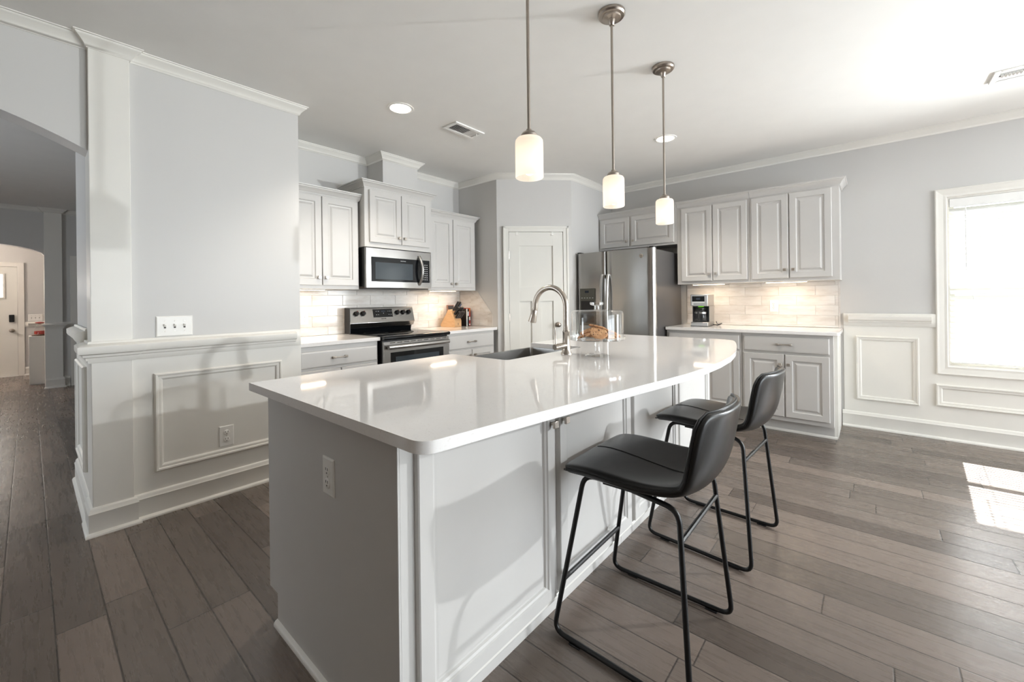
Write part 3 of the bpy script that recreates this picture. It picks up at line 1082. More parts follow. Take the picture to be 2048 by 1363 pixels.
# ------------------------------------------------------------------ outlets and switches
def outlet(F, u, v, label, s=1.0, name='wall_outlet'):
    t = thing(name, F.p(u, v), label, 'outlet')
    w_, h_ = .036 * s, .058 * s
    MB().rings(F, u - w_, u + w_, v - h_, v + h_, [(0, 0), (0, .003), (.004, .0055)]).build('cover_plate', M['plate'], t, smooth=False)
    for sg in (-1, 1):
        o = MB().lathe(F.p(u, v + sg * .0195 * s, .005), [(.0165 * s, 0), (.0165 * s, .0025), (.015 * s, .0035)], 20, F.n).build('receptacle', M['plate'], t)
        mm = MB()
        for du in (-.0062, .0062):
            mm.fbox(F, u + du * s - .0012, u + du * s + .0012, v + (sg * .0195 + .001) * s, v + (sg * .0195 + .009) * s, .0085, .0092)
        mm.lathe(F.p(u, v + (sg * .0195 - .007) * s, .0085), [(.0024 * s, 0), (.0024 * s, .0008)], 8, F.n)
        mm.build('slot', M['slot'], o)
    MB().lathe(F.p(u, v, .0055), [(.003, 0), (.002, .001)], 8, F.n).build('screw', M['nickel'], t)
    return t


outlet(FP, .822, .37, 'white duplex outlet low on the partition inside the panel moulding', 1.12)
outlet(Fr((.608, 0, 0), (0, -1)), -1.285, .678, 'white duplex outlet on the end panel of the island', 1.0)
outlet(FT.at(0, 0, .004), 1.60, 1.076, 'white duplex outlet on the tiles left of the range', .97)
outlet(FT.at(0, 0, .004), 3.155, 1.068, 'white outlet on the tiles left of the knife block', 1.05)
outlet(Fr((XB - .007, 0, 0), (0, -1)), -.762, 1.122, 'white duplex outlet on the tiles right of the coffee maker', 1.05)


def switch3(F, u, v, w_, h_, label):
    t = thing('light_switch', F.p(u, v), label, 'light switch')
    MB().rings(F, u - w_ / 2, u + w_ / 2, v - h_ / 2, v + h_ / 2, [(0, 0), (0, .004), (.005, .007)]).build('cover_plate', M['plate'], t, smooth=False)
    for k in (-1, 0, 1):
        c = u + k * .046
        MB().fbox(F, c - .005, c + .005, v - .012, v + .012, .007, .0075).build('toggle_slot', M['slot'], t)
        MB().hexa([F.p(c - .0045, v - .004, .007), F.p(c + .0045, v - .004, .007), F.p(c + .0045, v + .008, .02), F.p(c - .0045, v + .008, .02), F.p(c - .0045, v + .008, .007), F.p(c + .0045, v + .008, .007), F.p(c + .004, v + .013, .019), F.p(c - .004, v + .013, .019)]).build('toggle', M['plate'], t)
        for sg in (-1, 1):
            MB().lathe(F.p(c, v + sg * .03, .007), [(.003, 0), (.002, .001)], 8, F.n).build('screw', M['nickel'], t)
    return t


switch3(Fr((0, YP, 0), (1, 0)), .567, 1.088, .172, .118, 'white triple light switch on the partition above the chair rail')
switch3(FF, .075, 1.0, .17, .118, 'white triple light switch on the entry wall beside the front door')

# ------------------------------------------------------------------ range
rg = thing('range', (2.325, 3.5, 0), 'stainless steel and black freestanding electric range', 'range')
FR = Fr((0, 3.165, 0), (1, 0))
rx0, rx1 = 1.963, 2.690
MB().box(rx0 + .003, rx1 - .003, 3.165, 3.80, .06, .895).build('body', M['blackpl'], rg, bevel=.003)
MB().box(rx0 + .03, rx1 - .03, 3.22, 3.78, 0, .06).build('plinth', M['blackpl'], rg)
m = MB()
prof_c = [(3.13, .885), (3.118, .90), (3.122, .914), (3.14, .92), (3.72, .92), (3.72, .885)]
vs = [(x, y, z) for x in (rx0, rx1) for y, z in prof_c]
k = len(prof_c)
m.add(vs, [tuple(range(k)), tuple(range(2 * k - 1, k - 1, -1))] + [(i, (i + 1) % k, k + (i + 1) % k, k + i) for i in range(k)])
ck = m.build('cooktop', M['blackgl'], rg, bevel=.004)
for (bx, by, br) in ((2.15, 3.30, .09), (2.51, 3.30, .11), (2.15, 3.56, .11), (2.51, 3.56, .075)):
    mm = MB()
    mm.lathe((bx, by, .9202), [(br - .002, 0), (br, 0), (br, .0002), (br - .002, .0002)], 40, cap=False)
    mm.build('burner_ring', M['slot'], ck)
# backguard
m = MB()
bgp = [(3.80, .915), (3.755, .915), (3.745, .955), (3.735, .965), (3.80, .965)]
vs = [(x, y, z) for x in (rx0 + .008, rx1 - .008) for y, z in bgp]
k = len(bgp)
m.add(vs, [tuple(range(k)), tuple(range(2 * k - 1, k - 1, -1))] + [(i, (i + 1) % k, k + (i + 1) % k, k + i) for i in range(k)])
m.build('backguard_base', M['blackgl'], rg, bevel=.002)
m = MB()
bgp = [(3.80, .967), (3.72, .967), (3.695, 1.01), (3.735, 1.155), (3.745, 1.16), (3.80, 1.16)]
vs = [(x, y, z) for x in (rx0, rx1) for y, z in bgp]
k = len(bgp)
m.add(vs, [tuple(range(k)), tuple(range(2 * k - 1, k - 1, -1))] + [(i, (i + 1) % k, k + (i + 1) % k, k + i) for i in range(k)])
m.build('backguard', M['steel'], rg, bevel=.003)
MB().box(rx0 - .001, rx0 + .004, 3.70, 3.80, .915, 1.158).build('backguard_side', M['blackpl'], rg)


class TFr(Fr):
    """tilted face frame for the sloping control panel"""

    def __init__(s, o, u, v, n):
        s.o, s.u, s.vv, s.n = Vector(o), Vector(u), Vector(v), Vector(n)

    def p(s, u, v, d=0):
        return s.o + s.u * u + s.vv * v + s.n * d


tv = Vector((0, .04, .145)).normalized()
FK = TFr((0, 3.695, 1.01), (1, 0, 0), tv, Vector((0, -tv.z, tv.y)))
for kx in (2.035, 2.105, 2.487, 2.556, 2.624):
    kb = MB().lathe(FK.p(kx, .094, 0), [(.025, 0), (.025, .006), (.021, .010), (.020, .026), (.017, .03)], 24, FK.n)
    kb.fbox(FK, kx - .006, kx + .006, .074, .114, .026, .038)
    o = kb.build('control_knob', M['blackpl'], rg, bevel=.001)
    MB().fbox(FK, kx - .002, kx + .002, .106, .114, .038, .0388).build('pointer', M['red'], o)
dp = MB().fbox(FK, 2.215, 2.432, .052, .135, 0, .002).build('display_panel', M['blackgl'], rg)
mm = MB()
for (u, v, a) in ((2.25, .112, .016), (2.275, .112, .016), (2.25, .078, .012), (2.272, .078, .012), (2.33, .092, .010), (2.38, .112, .008), (2.40, .112, .016), (2.42, .112, .010), (2.39, .078, .012), (2.415, .078, .014)):
    mm.fbox(FK, u - a * .4, u + a * .4, v - .002, v + .002, .002, .0024)
mm.build('button_marks', M['mark'], dp)
MB().fbox(FK, 2.305, 2.352, .103, .122, .002, .0024).build('clock', M['screen'], dp)
text('nameplate', 'FRIGIDAIRE', .011, FK.at(0, 0) if False else TFr(FK.p(2.324, .036, .0005), FK.u, FK.vv, FK.n), M['slot'], rg)
# oven door
od = MB().fbox(FR, rx0 + .002, rx1 - .002, .20, .872, 0, .022)
od = od.build('oven_door', M['steel'], rg, bevel=.004)
MB().fbox(FR, 2.035, 2.618, .40, .775, .022, .0235).build('oven_window', M['blackgl'], od)
MB().fbox(FR, 2.085, 2.565, .44, .735, .0235, .0242).build('window_screen', M['mwwin'], od)
m = MB()
for i in range(9):
    u = 2.03 + i * .072
    m.fbox(FR, u, u + .05, .856, .861, .0222, .0228)
m.build('vent_slots', M['dark'], od)
hp = [FR.p(rx0 + .03 + (rx1 - rx0 - .06) * i / 12, .825, .055 + .012 * math.sin(PI * i / 12)) for i in range(13)]
MB().tube(hp, .020, 14).tube([FR.p(rx0 + .045, .825, .02), FR.p(rx0 + .045, .825, .058)], .011, 10).tube([FR.p(rx1 - .045, .825, .02), FR.p(rx1 - .045, .825, .058)], .011, 10).build('oven_handle', M['steelh'], od)
MB().fbox(FR, rx0 + .002, rx1 - .002, .065, .195, 0, .02).build('storage_drawer', M['steel'], rg, bevel=.004)

# ------------------------------------------------------------------ microwave
mw = thing('microwave', (2.325, 3.83, 1.34), 'stainless steel over the range microwave with curved handle', 'microwave')
FMW = Fr((1.966, 3.41, 1.342), (1, 0))
W_, H_ = .722, .363
MB().fbox(FMW, 0, W_, .012, H_, -.40, -.025).build('body', M['blackpl'], mw, bevel=.002)
MB().fbox(FMW, .02, W_ - .02, -.004, .012, -.36, -.03).build('vent_panel', M['slot'], mw)
fr = MB().rings(FMW, 0, W_, 0, H_, [(0, -.025), (0, -.003), (.003, 0), (.02, 0)]).build('front_panel', M['steel'], mw, smooth=False)
gl = MB().fbox(FMW, .052, W_ - .018, .058, .282, 0, .002).build('door_glass', M['blackgl'], mw)
MB().fbox(FMW, .092, .50, .08, .235, .002, .0028).build('window_screen', M['mwwin'], gl)
text('nameplate', 'FRIGIDAIRE', .012, FMW.at(.39, .258, .0022), M['mark'], gl)
mm = MB()
for r_ in range(8):
    for c_ in range(3):
        mm.fbox(FMW, .618 + c_ * .024, .618 + c_ * .024 + .011, .085 + r_ * .021, .085 + r_ * .021 + .006, .002, .0025)
mm.build('keypad_marks', M['mark'], gl)
hp = [FMW.p(.575 + .004 * math.sin(PI * i / 14), .035 + .285 * i / 14, .004 + .05 * math.sin(PI * i / 14) ** .8) for i in range(15)]
MB().tube(hp, [.012 + .003 * math.sin(PI * i / 14) for i in range(15)], 12).build('handle', M['steelh'], mw)

# ------------------------------------------------------------------ refrigerator
rf = thing('refrigerator', (4.5, 2.1, 0), 'stainless steel side by side refrigerator with grey sides', 'refrigerator')
fX, fy0, fy1, fz1 = 4.12, 1.658, 2.568, 1.735
FG = Fr((fX, 0, 0), (0, -1))
MB().box(fX + .075, 4.93, fy0 + .006, fy1 - .006, .03, fz1 - .012).build('cabinet', M['fridge_side'], rf, bevel=.006)
ys = 2.195
def fdoor(u0, u1, nm):
    # softly bowed front with rounded outer edges
    n = 14
    poly = []
    for i in range(n + 1):
        t_ = i / n
        e = min(t_, 1 - t_) * (u1 - u0)
        bow = .018 * (1 - (2 * ((u0 + (u1 - u0) * t_) + (fy0 + fy1) / 2) / (fy1 - fy0)) ** 2)
        rd = .02 * (1 - math.sqrt(max(0, 1 - (1 - min(1, e / .02)) ** 2)))
        poly.append((u0 + (u1 - u0) * t_, -rd + bow - .012))
    pts = [FG.p(u, 0, d) for u, d in poly] + [FG.p(u1, 0, -.07), FG.p(u0, 0, -.07)]
    return MB().prism([(p.x, p.y) for p in pts], .09, fz1).build(nm, M['steel'], rf, ang=60)


dl = fdoor(-fy1, -ys - .004, 'freezer_door')
dr = fdoor(-ys + .004, -fy0, 'fridge_door')
MB().box(fX + .02, fX + .07, ys - .004, ys + .004, .09, fz1 - .01).build('door_gasket', M['dark'], rf)
for (u, par) in ((-ys - .035, dl), (-ys + .035, dr)):
    hp = [FG.p(u, .62 + .86 * i / 16, .012 + .045 * math.sin(PI * i / 16) ** .55) for i in range(17)]
    m = MB()
    m.tube(hp, .0165, 10)
    m.build('handle', M['steelh'], par)
ds = MB().rings(FG, -2.52, -2.325, .92, 1.335, [(0, .004), (0, .008), (.006, .010), (.012, .008)]).build('dispenser', M['olive'], dl, smooth=False)
MB().fbox(FG, -2.505, -2.34, .95, 1.195, .008, .0086).build('dispenser_cavity', M['blackpl'], dl)
MB().fbox(FG, -2.455, -2.405, 1.285, 1.31, .0082, .0095).build('dispenser_screen', M['screen'], dl)
mm = MB()
for i in range(5):
    mm.fbox(FG, -2.50 + i * .034, -2.485 + i * .034, 1.225, 1.232, .0082, .0092)
mm.build('dispenser_buttons', M['mark'], dl)
bd = MB().lathe(FG.p(-1.79, 1.655, -.004), [(.02, 0), (.02, .009), (.017, .011)], 24, FG.n).build('badge', M['nickel'], dr)
text('monogram', 'GE', .017, FG.at(-1.79, 1.655, .0072), M['slot'], bd)
for yy in (fy0 + .03, fy1 - .03):
    MB().box(fX + .01, fX + .09, yy - .022, yy + .022, fz1 + .001, fz1 + .014).build('hinge_cover', M['blackpl'], rf, bevel=.004)
MB().box(fX + .05, fX + .1, fy0 + .02, fy1 - .02, 0, .085).build('kick_grille', M['blackpl'], rf)

# ------------------------------------------------------------------ island
IX0, IX1 = .608, 3.262
FI = Fr((0, .906, 0), (1, 0))
gap_ = .012
def seat_cab(u0, u1, d, label, kz=.768):
    t = thing('island_cabinet', ((u0 + u1) / 2, 1.05, 0), label, 'island cabinet')
    MB().fbox(FI, u0, u1, .112, .884, -.305, 0).build('carcass', M['cab'], t, smooth=False)
    MB().fbox(FI, u0, u1, 0, .112, -.305, -.05).build('toe_kick', M['cab'], t, smooth=False)
    MB().fbox(FI, u0, u1, .105, .122, 0, .008).build('bottom_rail', M['white'], t, bevel=.003)
    ID = [(0, 0), (0, .017), (.003, .02), (.046, .02), (.049, .015), (.056, .012), (.059, .005), (.064, .005), (.07, .006)]
    for (a, b, s_) in d:
        cab_door(t, FI, a, b, .128, .872, (b - .022, kz) if s_ == 'r' else (a + .022, kz), prof=ID)
    return t


c1 = seat_cab(IX0, 1.92, ((.651, 1.262, 'r'), (1.292, 1.900, 'l')), 'grey island cabinet facing the front bar stool, with two tall doors')
seat_cab(1.922, IX1, ((1.938, 2.548, 'r'), (2.575, 3.19, 'l')), 'grey island cabinet facing the bar stool nearer the window', .79)
MB().box(IX0 - .007, IX0, .906, 1.205, 0, .884).build('end_panel', M['cab'], c1, bevel=.0015)
MB().sweep([(IX0 - .007, 1.21), (IX0 - .007, .93)], [(0, 0), (.014, 0), (.014, .008), (.009, .016), (0, .021)]).build('shoe_moulding', M['white'], c1)

FI2 = Fr((0, 1.79, 0), (-1, 0))
def sink_cab(u0, u1, drs, label, top=.884, pan=False):
    t = thing('island_cabinet', ((u0 + u1) / 2, 1.5, 0), label, 'island cabinet')
    MB().box(u0, u1, 1.213, 1.79, .118, top).build('carcass', M['cab'], t, smooth=False)
    MB().box(u0, u1, 1.213, 1.715, 0, .118).build('toe_kick', M['cab'], t, smooth=False)
    for (a, b, k_) in drs:
        cab_door(t, FI2, -b, -a, .145, top - .03, (-a - .03 if k_ == 'l' else -b + .03, top - .1))
    return t


e1 = sink_cab(IX0, 1.57, ((.64, 1.085, 'r'), (1.095, 1.545, 'l')), 'grey end cabinet of the island with notched toe kick')
MB().sweep([(IX0, 1.72), (IX0, 1.213)], [(0, 0), (.014, 0), (.014, .008), (.009, .016), (0, .021)]).build('shoe_moulding', M['white'], e1)
sink_cab(1.572, 2.318, ((1.6, 1.94, 'r'), (1.95, 2.29, 'l')), 'grey island cabinet under the farmhouse sink', .655)
sink_cab(2.32, IX1, ((2.35, 2.785, 'r'), (2.795, 3.23, 'l')), 'grey island cabinet between the sink and the refrigerator side')

# top with the bowed seating edge and the open sink notch
arc = [(.556, .735), (.66, .724), (.785, .706), (.95, .682), (1.09, .662), (1.25, .638), (1.40, .616), (1.57, .588), (1.74, .565), (1.94, .550), (2.145, .545), (2.37, .554), (2.55, .575), (2.70, .600), (2.86, .633), (2.99, .664), (3.10, .692), (3.20, .72)]
YF = 1.822
sx0, sx1, sy0 = 1.582, 2.308, 1.402
poly = [(.55, YF), (.55, .76)]
poly = rounded([(.55, YF), (.55, .735), (.75, .711)], [.012, .045, 0])[:-1] + arc[2:-1] + rounded([(3.10, .692), (3.30, .752), (3.30, 1.0)], [0, .11, 0], 8)[1:-1] + rounded([(3.3, 1.0), (3.30, YF), (3.0, YF)], [0, .012, 0])[1:-1]
poly += [(sx1, YF)] + rounded([(sx1, YF), (sx1, sy0), (sx0, sy0), (sx0, YF)], [0, .03, .03, 0])[1:-1] + [(sx0, YF)]
tag(MB().prism(poly, .8845, .914).build('island_countertop', M['quartz'], bevel=.004), 'large white quartz island top with bowed seating edge', 'countertop')

# sink
sk = thing('farmhouse_sink', (1.945, 1.62, .66), 'stainless steel apron front sink set in the island', 'sink')
a0, a1, b0_, b1_ = sx0 - .012, sx1 + .012, sy0 - .012, 1.838
m = MB()
zr, zb_ = .883, .665
th = .012
outer = rounded([(a0, b0_), (a1, b0_), (a1, b1_), (a0, b1_)], [.01] * 4, 3)
inner = rounded([(a0 + th, b0_ + th), (a1 - th, b0_ + th), (a1 - th, b1_ - th - .008), (a0 + th, b1_ - th - .008)], [.02] * 4, 3)
inb = rounded([(a0 + th + .01, b0_ + th + .01), (a1 - th - .01, b0_ + th + .01), (a1 - th - .01, b1_ - th - .018), (a0 + th + .01, b1_ - th - .018)], [.02] * 4, 3)
n_ = len(outer)
vs = [(x, y, zb_ - .008) for x, y in outer] + [(x, y, zr) for x, y in outer] + [(x, y, zr) for x, y in inner] + [(x, y, zb_) for x, y in inb]
fs = [tuple(range(n_ - 1, -1, -1)), tuple(range(3 * n_, 4 * n_))]
for lv in range(3):
    fs += [(lv * n_ + i, lv * n_ + (i + 1) % n_, (lv + 1) * n_ + (i + 1) % n_, (lv + 1) * n_ + i) for i in range(n_)]
m.add(vs, fs).build('basin', M['steel'], sk, ang=40)
MB().lathe((1.945, 1.6, zb_), [(.045, 0), (.045, .003), (.03, .003), (.028, -.004)], 24).build('drain', M['nickel'], sk)

# faucet
fc = thing('faucet', (1.96, 1.28, .914), 'brushed nickel gooseneck pull down faucet behind the sink', 'faucet')
fxx, fyy = 1.957, 1.291
MB().lathe((fxx, fyy, .914), [(.031, 0), (.031, .004), (.026, .012), (.0225, .03), (.0205, .06), (.0195, .118), (.0205, .12), (.0205, .128), (.0165, .131), (.0165, .137)], 28).build('body', M['nickel'], fc)
R_ = .108
pts = [(fxx, fyy, 1.045), (fxx, fyy, 1.11), (fxx, fyy, 1.180)]
pts += [(fxx, fyy + R_ - R_ * math.cos(a), 1.180 + R_ * math.sin(a)) for a in [PI * i / 22 for i in range(1, 22)]]
pts += [(fxx, fyy + 2 * R_ - .001, 1.180 - .01), (fxx, fyy + 2 * R_ + .003, 1.180 - .022)]
MB().tube(pts, .0158, 16).build('spout', M['nickel'], fc)
hd = Vector((0, .022, -.075)).normalized()
MB().lathe((fxx, fyy + 2 * R_ + .003, 1.16), [(.0158, -.004), (.0165, 0), (.0165, .004), (.0178, .006), (.020, .035), (.0242, .07), (.0242, .076), (.019, .078)], 22, hd).build('spray_head', M['nickel'], fc)
MB().tube([(fxx - .012, fyy, .964), (fxx - .088, fyy + .018, .958)], .0165, 20).build('handle_hub', M['nickel'], fc)
MB().tube([(fxx - .078, fyy + .016, .965), (fxx - .083, fyy + .017, 1.065)], [.0045, .0036], 10).build('lever', M['nickel'], fc)

# ------------------------------------------------------------------ cake stand, dome, cookies
cx, cy = 1.984, 1.112
ck = thing('cake_stand', (cx, cy, .914), 'clear glass pedestal cake stand on the island', 'cake stand')
MB().lathe((cx, cy, .914), [(.064, .0005), (.066, .004), (.05, .010), (.02, .014), (.0155, .022), (.0155, .07), (.02, .082), (.05, .0855)], 40).build('pedestal', M['stand'], ck)
MB().lathe((cx, cy, .9995), [(.03, 0), (.132, .002), (.145, .004), (.146, .021), (.1425, .021), (.141, .008), (.03, .007)], 56).build('plate', M['stand'], ck, ang=50)
dm = thing('glass_dome', (cx, cy, 1.007), 'clear glass dome lid covering the cookies', 'dome lid')
MB().lathe((cx, cy, 1.0075), [(.137, 0), (.138, .13), (.134, .145), (.125, .151), (.02, .155)], 64, cap=False).lathe((cx, cy, 1.0075), [(.1345, 0), (.1355, .13), (.131, .143), (.123, .148), (.02, .152)], 64, cap=False).lathe((cx, cy, 1.0075), [(.1345, 0), (.137, 0)], 64, cap=False).build('dome', M['glass'], dm, ang=50)
MB().lathe((cx, cy, 1.160), [(.018, 0), (.014, .004), (.0135, .022), (.03, .026), (.036, .029), (.036, .040), (.033, .043)], 32).build('knob', M['stand'], dm)


def cookie(c, r, tilt, az, label, k):
    rnd = random.Random(k)
    rows = []
    seg = 28
    m = MB()
    pr = [(.2, .0055), (.5, .006), (.8, .0052), (.95, .0035), (1.0, .0), (.96, -.004), (.8, -.0058), (.3, -.006)]
    ph = [rnd.uniform(0, 6) for _ in range(4)]
    ax = Vector((math.sin(tilt) * math.cos(az), math.sin(tilt) * math.sin(az), math.cos(tilt)))
    q = ax.to_track_quat('Z', 'Y')
    vs, fs = [], []
    for (rr_, z) in pr:
        for i in range(seg):
            a = 2 * PI * i / seg
            wob = 1 + .03 * math.sin(3 * a + ph[0]) + .02 * math.sin(7 * a + ph[1])
            zz = z + (.0012 * math.sin(5 * a + 20 * rr_ + ph[2]) if abs(z) > .003 else 0)
            vs.append(q @ Vector((rr_ * r * wob * math.cos(a), rr_ * r * wob * math.sin(a), zz)))
    n = len(pr)
    for j in range(n - 1):
        for i in range(seg):
            i2 = (i + 1) % seg
            fs.append((j * seg + i, j * seg + i2, (j + 1) * seg + i2, (j + 1) * seg + i))
    fs += [tuple(range(seg - 1, -1, -1)), tuple((n - 1) * seg + i for i in range(seg))]
    o = m.add(vs, fs).build('cookie', M['cookie'], ang=60)
    o.location = c
    return tag(o, label, 'cookie', 'cookies on the cake stand')


# s = picture right, v = towards the camera, in plan
sv = Vector((.74, -.67, 0))
tv_ = Vector((-.67, -.74, 0))
def cpos(s_, t_, z):
    p = Vector((cx, cy, 0)) + sv * s_ + tv_ * t_
    return (p.x, p.y, 1.0075 + z)


AZ = math.atan2(tv_.y, tv_.x)
AS = math.atan2(sv.y, sv.x)
cookie(cpos(-.012, .058, .034), .048, .62, AZ, 'large front cookie leaning on the pile, facing the stools', 1)
cookie(cpos(-.076, .026, .0205), .042, .36, AS + PI - .4, 'cookie lying at the left foot of the pile', 2)
cookie(cpos(.078, .022, .027), .043, .5, AS + .2, 'cookie sloping down the right side of the pile', 3)
cookie(cpos(-.052, -.005, .041), .043, .42, AS + PI, 'cookie leaning left, high on the pile', 4)
cookie(cpos(.004, -.008, .062), .046, .28, AS + .2, 'topmost cookie, tilted to the right', 5)
cookie(cpos(.0, -.058, .0125), .045, .08, AZ, 'cookie at the bottom back of the pile', 6)
cookie(cpos(.046, .004, .046), .045, .45, AS - .1, 'cookie under the topmost one on the right', 7)
cookie(cpos(.048, .072, .0155), .034, .2, AZ - .5, 'small cookie piece flat at the front right', 8)


# ------------------------------------------------------------------ bar stools
def make_stool():
    st = thing('bar_stool', (0, 0, 0), 'black leather bar stool with sled legs, nearest the camera', 'bar stool', 'bar stools at the island')
    # profile (y, z, half width, forward wrap, edge drop)
    pf = [(.236, .584, .150, 0, 0), (.233, .604, .212, 0, -.004), (.212, .617, .234, 0, -.006), (.14, .622, .239, 0, -.004), (.04, .609, .235, 0, .004), (-.05, .597, .229, .000, .010),
          (-.12, .592, .224, .004, .018), (-.172, .599, .221, .014, .020), (-.210, .624, .220, .028, .012), (-.234, .664, .219, .040, .004), (-.250, .716, .218, .048, 0), (-.262, .778, .215, .050, 0),
          (-.271, .828, .209, .050, 0), (-.277, .860, .194, .046, -.003), (-.279, .876, .160, .038, -.004)]
    nu = 14
    rows = []
    for (y, z, hw, wr, dr_) in pf:
        row = []
        for j in range(nu + 1):
            u = -1 + 2 * j / nu
            us = math.copysign(abs(u) ** .9, u)
            row.append((us * hw, y + wr * u * u, z + dr_ * u * u * (1.6 if dr_ > 0 else 1)))
        rows.append(row)
    sh = MB().grid(rows).build('seat_shell', M['leather'], st, solid=.033, sub=2, ang=180)
    # piping round the rim
    rim = [rows[i][0] for i in range(len(rows))] + rows[-1][1:-1] + [rows[i][-1] for i in range(len(rows) - 1, -1, -1)] + rows[0][1:-1][::-1]
    MB().tube(rim, .0046, 8, closed=True).build('piping', M['leather'], sh)
    dg = bpy.context.evaluated_depsgraph_get()
    dg.update()
    bv = BVHTree.FromObject(sh, dg)
    seam = []
    for i in range(25):
        y = .215 - i * .014
        hit = bv.ray_cast(Vector((0, y, .8)), Vector((0, 0, -1)))
        if hit[0] is not None:
            seam.append(tuple(hit[0] + Vector((0, 0, .0004))))
    MB().tube(seam, .0019, 6).build('seam', M['blackpl'], sh)
    # sled frames

    def fil(pts, r, n=6):
        out = []
        for i, p in enumerate(pts):
            p = Vector(p)
            if i == 0 or i == len(pts) - 1:
                out.append(p)
                continue
            a = (Vector(pts[i - 1]) - p).normalized()
            b = (Vector(pts[i + 1]) - p).normalized()
            for j in range(n + 1):
                t_ = j / n
                q0, q1 = p + a * r, p + b * r
                out.append((q0 * (1 - t_) + p * t_) * (1 - t_) + (p * (1 - t_) + q1 * t_) * t_)
        return out
    for sg in (-1, 1):
        pts = [(sg * .170, .02, .582), (sg * .185, .168, .590), (sg * .236, .272, .0115), (sg * .246, -.214, .0115), (sg * .187, -.166, .566), (sg * .170, .02, .580)]
        lg = MB().tube(fil(pts, .045), .0088, 12).build('sled_leg', M['blackmet'], st)
        for yy in (.18, -.14):
            MB().box(sg * .241 - .009, sg * .241 + .009, yy - .022, yy + .022, .0, .006).build('glide', M['blackpl'], lg, bevel=.002)
    MB().tube([(-.219, .236, .205), (.219, .236, .205)], .0082, 10).build('footrest', M['blackmet'], st)
    MB().tube([(-.197, -.174, .475), (.197, -.174, .475)], .0082, 10).build('rear_stretcher', M['blackmet'], st)
    MB().box(-.175, .175, -.06, .10, .570, .580).build('seat_plate', M['blackmet'], st)
    return st


stool = make_stool()
stool.location = (1.488, .622, 0)
stool.rotation_euler = (0, 0, math.radians(.5))
dup(stool, (2.318, .607, 0), math.radians(-3), 'black leather bar stool with sled legs, further one towards the window')


# ------------------------------------------------------------------ pendants
def make_pendant():
    p = thing('pendant_light', (0, 0, 0), 'lit pendant light above the left end of the island', 'pendant light', 'pendant lights over the island')
    MB().lathe((0, 0, 0), [(.066, 0), (.066, -.012), (.06, -.020), (.046, -.022), (.044, -.030), (.018, -.036), (.012, -.06), (.0105, -.062)], 36).build('canopy', M['rodnickel'], p)
    MB().tube([(0, 0, -.03), (0, 0, -.79)], .0062, 12).build('rod', M['rodnickel'], p)
    MB().tube([(.014, -.002, -.052), (.022, -.004, -.052)], .004, 8).build('set_screw', M['rodnickel'], p)
    MB().lathe((0, 0, -.80), [(.03, -.012), (.03, .0), (.024, .008), (.012, .012), (.010, .02)], 24).build('shade_cap', M['rodnickel'], p)
    r, z0, z1 = .0525, -.812, -.962
    MB().lathe((0, 0, 0), [(.012, z0), (r - .016, z0), (r - .006, z0 - .004), (r - .001, z0 - .011), (r, z0 - .02), (r, z1 + .003), (r - .002, z1)], 44, cap=False).build('shade', M['shade'], p)
    MB().lathe((0, 0, -.902), [(.012, .05), (.013, .03), (.025, .0), (.028, -.02), (.022, -.04), (.006, -.05)], 20).build('bulb', emit('warm_bulb', (255, 236, 208), 2), p)
    return p


pend = make_pendant()
pspots = ((1.232, .968, 'left end of the island, nearest the camera'), (1.904, .966, 'middle of the island'), (2.560, .958, 'right end of the island'))
for i, (x, y, s_) in enumerate(pspots):
    o = pend if i == 0 else dup(pend, (0, 0, 0))
    o.location = (x, y, CE - .001)
    o['label'] = 'lit pendant light over the ' + s_
    light('pendant_lamp', 'POINT', (x, y, CE - .928), .36, (1, .86, .70), shadow_soft_size=.03)

# ------------------------------------------------------------------ recessed lights, vents
for i, (x, y, s_) in enumerate(((1.80, 2.615, 'left of the ceiling vent, in front of the range'), (3.72, 1.378, 'behind the far pendant'))):
    t = thing('recessed_light', (x, y, CE), 'round lit recessed ceiling light ' + s_, 'recessed light', 'recessed ceiling lights')
    MB().lathe((x, y, CE), [(.094, -.0005), (.094, -.004), (.078, -.006), (.072, -.002), (.072, -.0005)], 40, cap=False).build('trim_ring', M['ceil'], t)
    MB().lathe((x, y, CE), [(.073, -.0035), (.073, -.001)], 40).build('lens', M['lens'], t)
    light('recessed_lamp', 'SPOT', (x, y, CE - .01), 55, (1, .91, .8), rot=(0, 0, -1), spot_size=math.radians(120), spot_blend=.6, shadow_soft_size=.06)


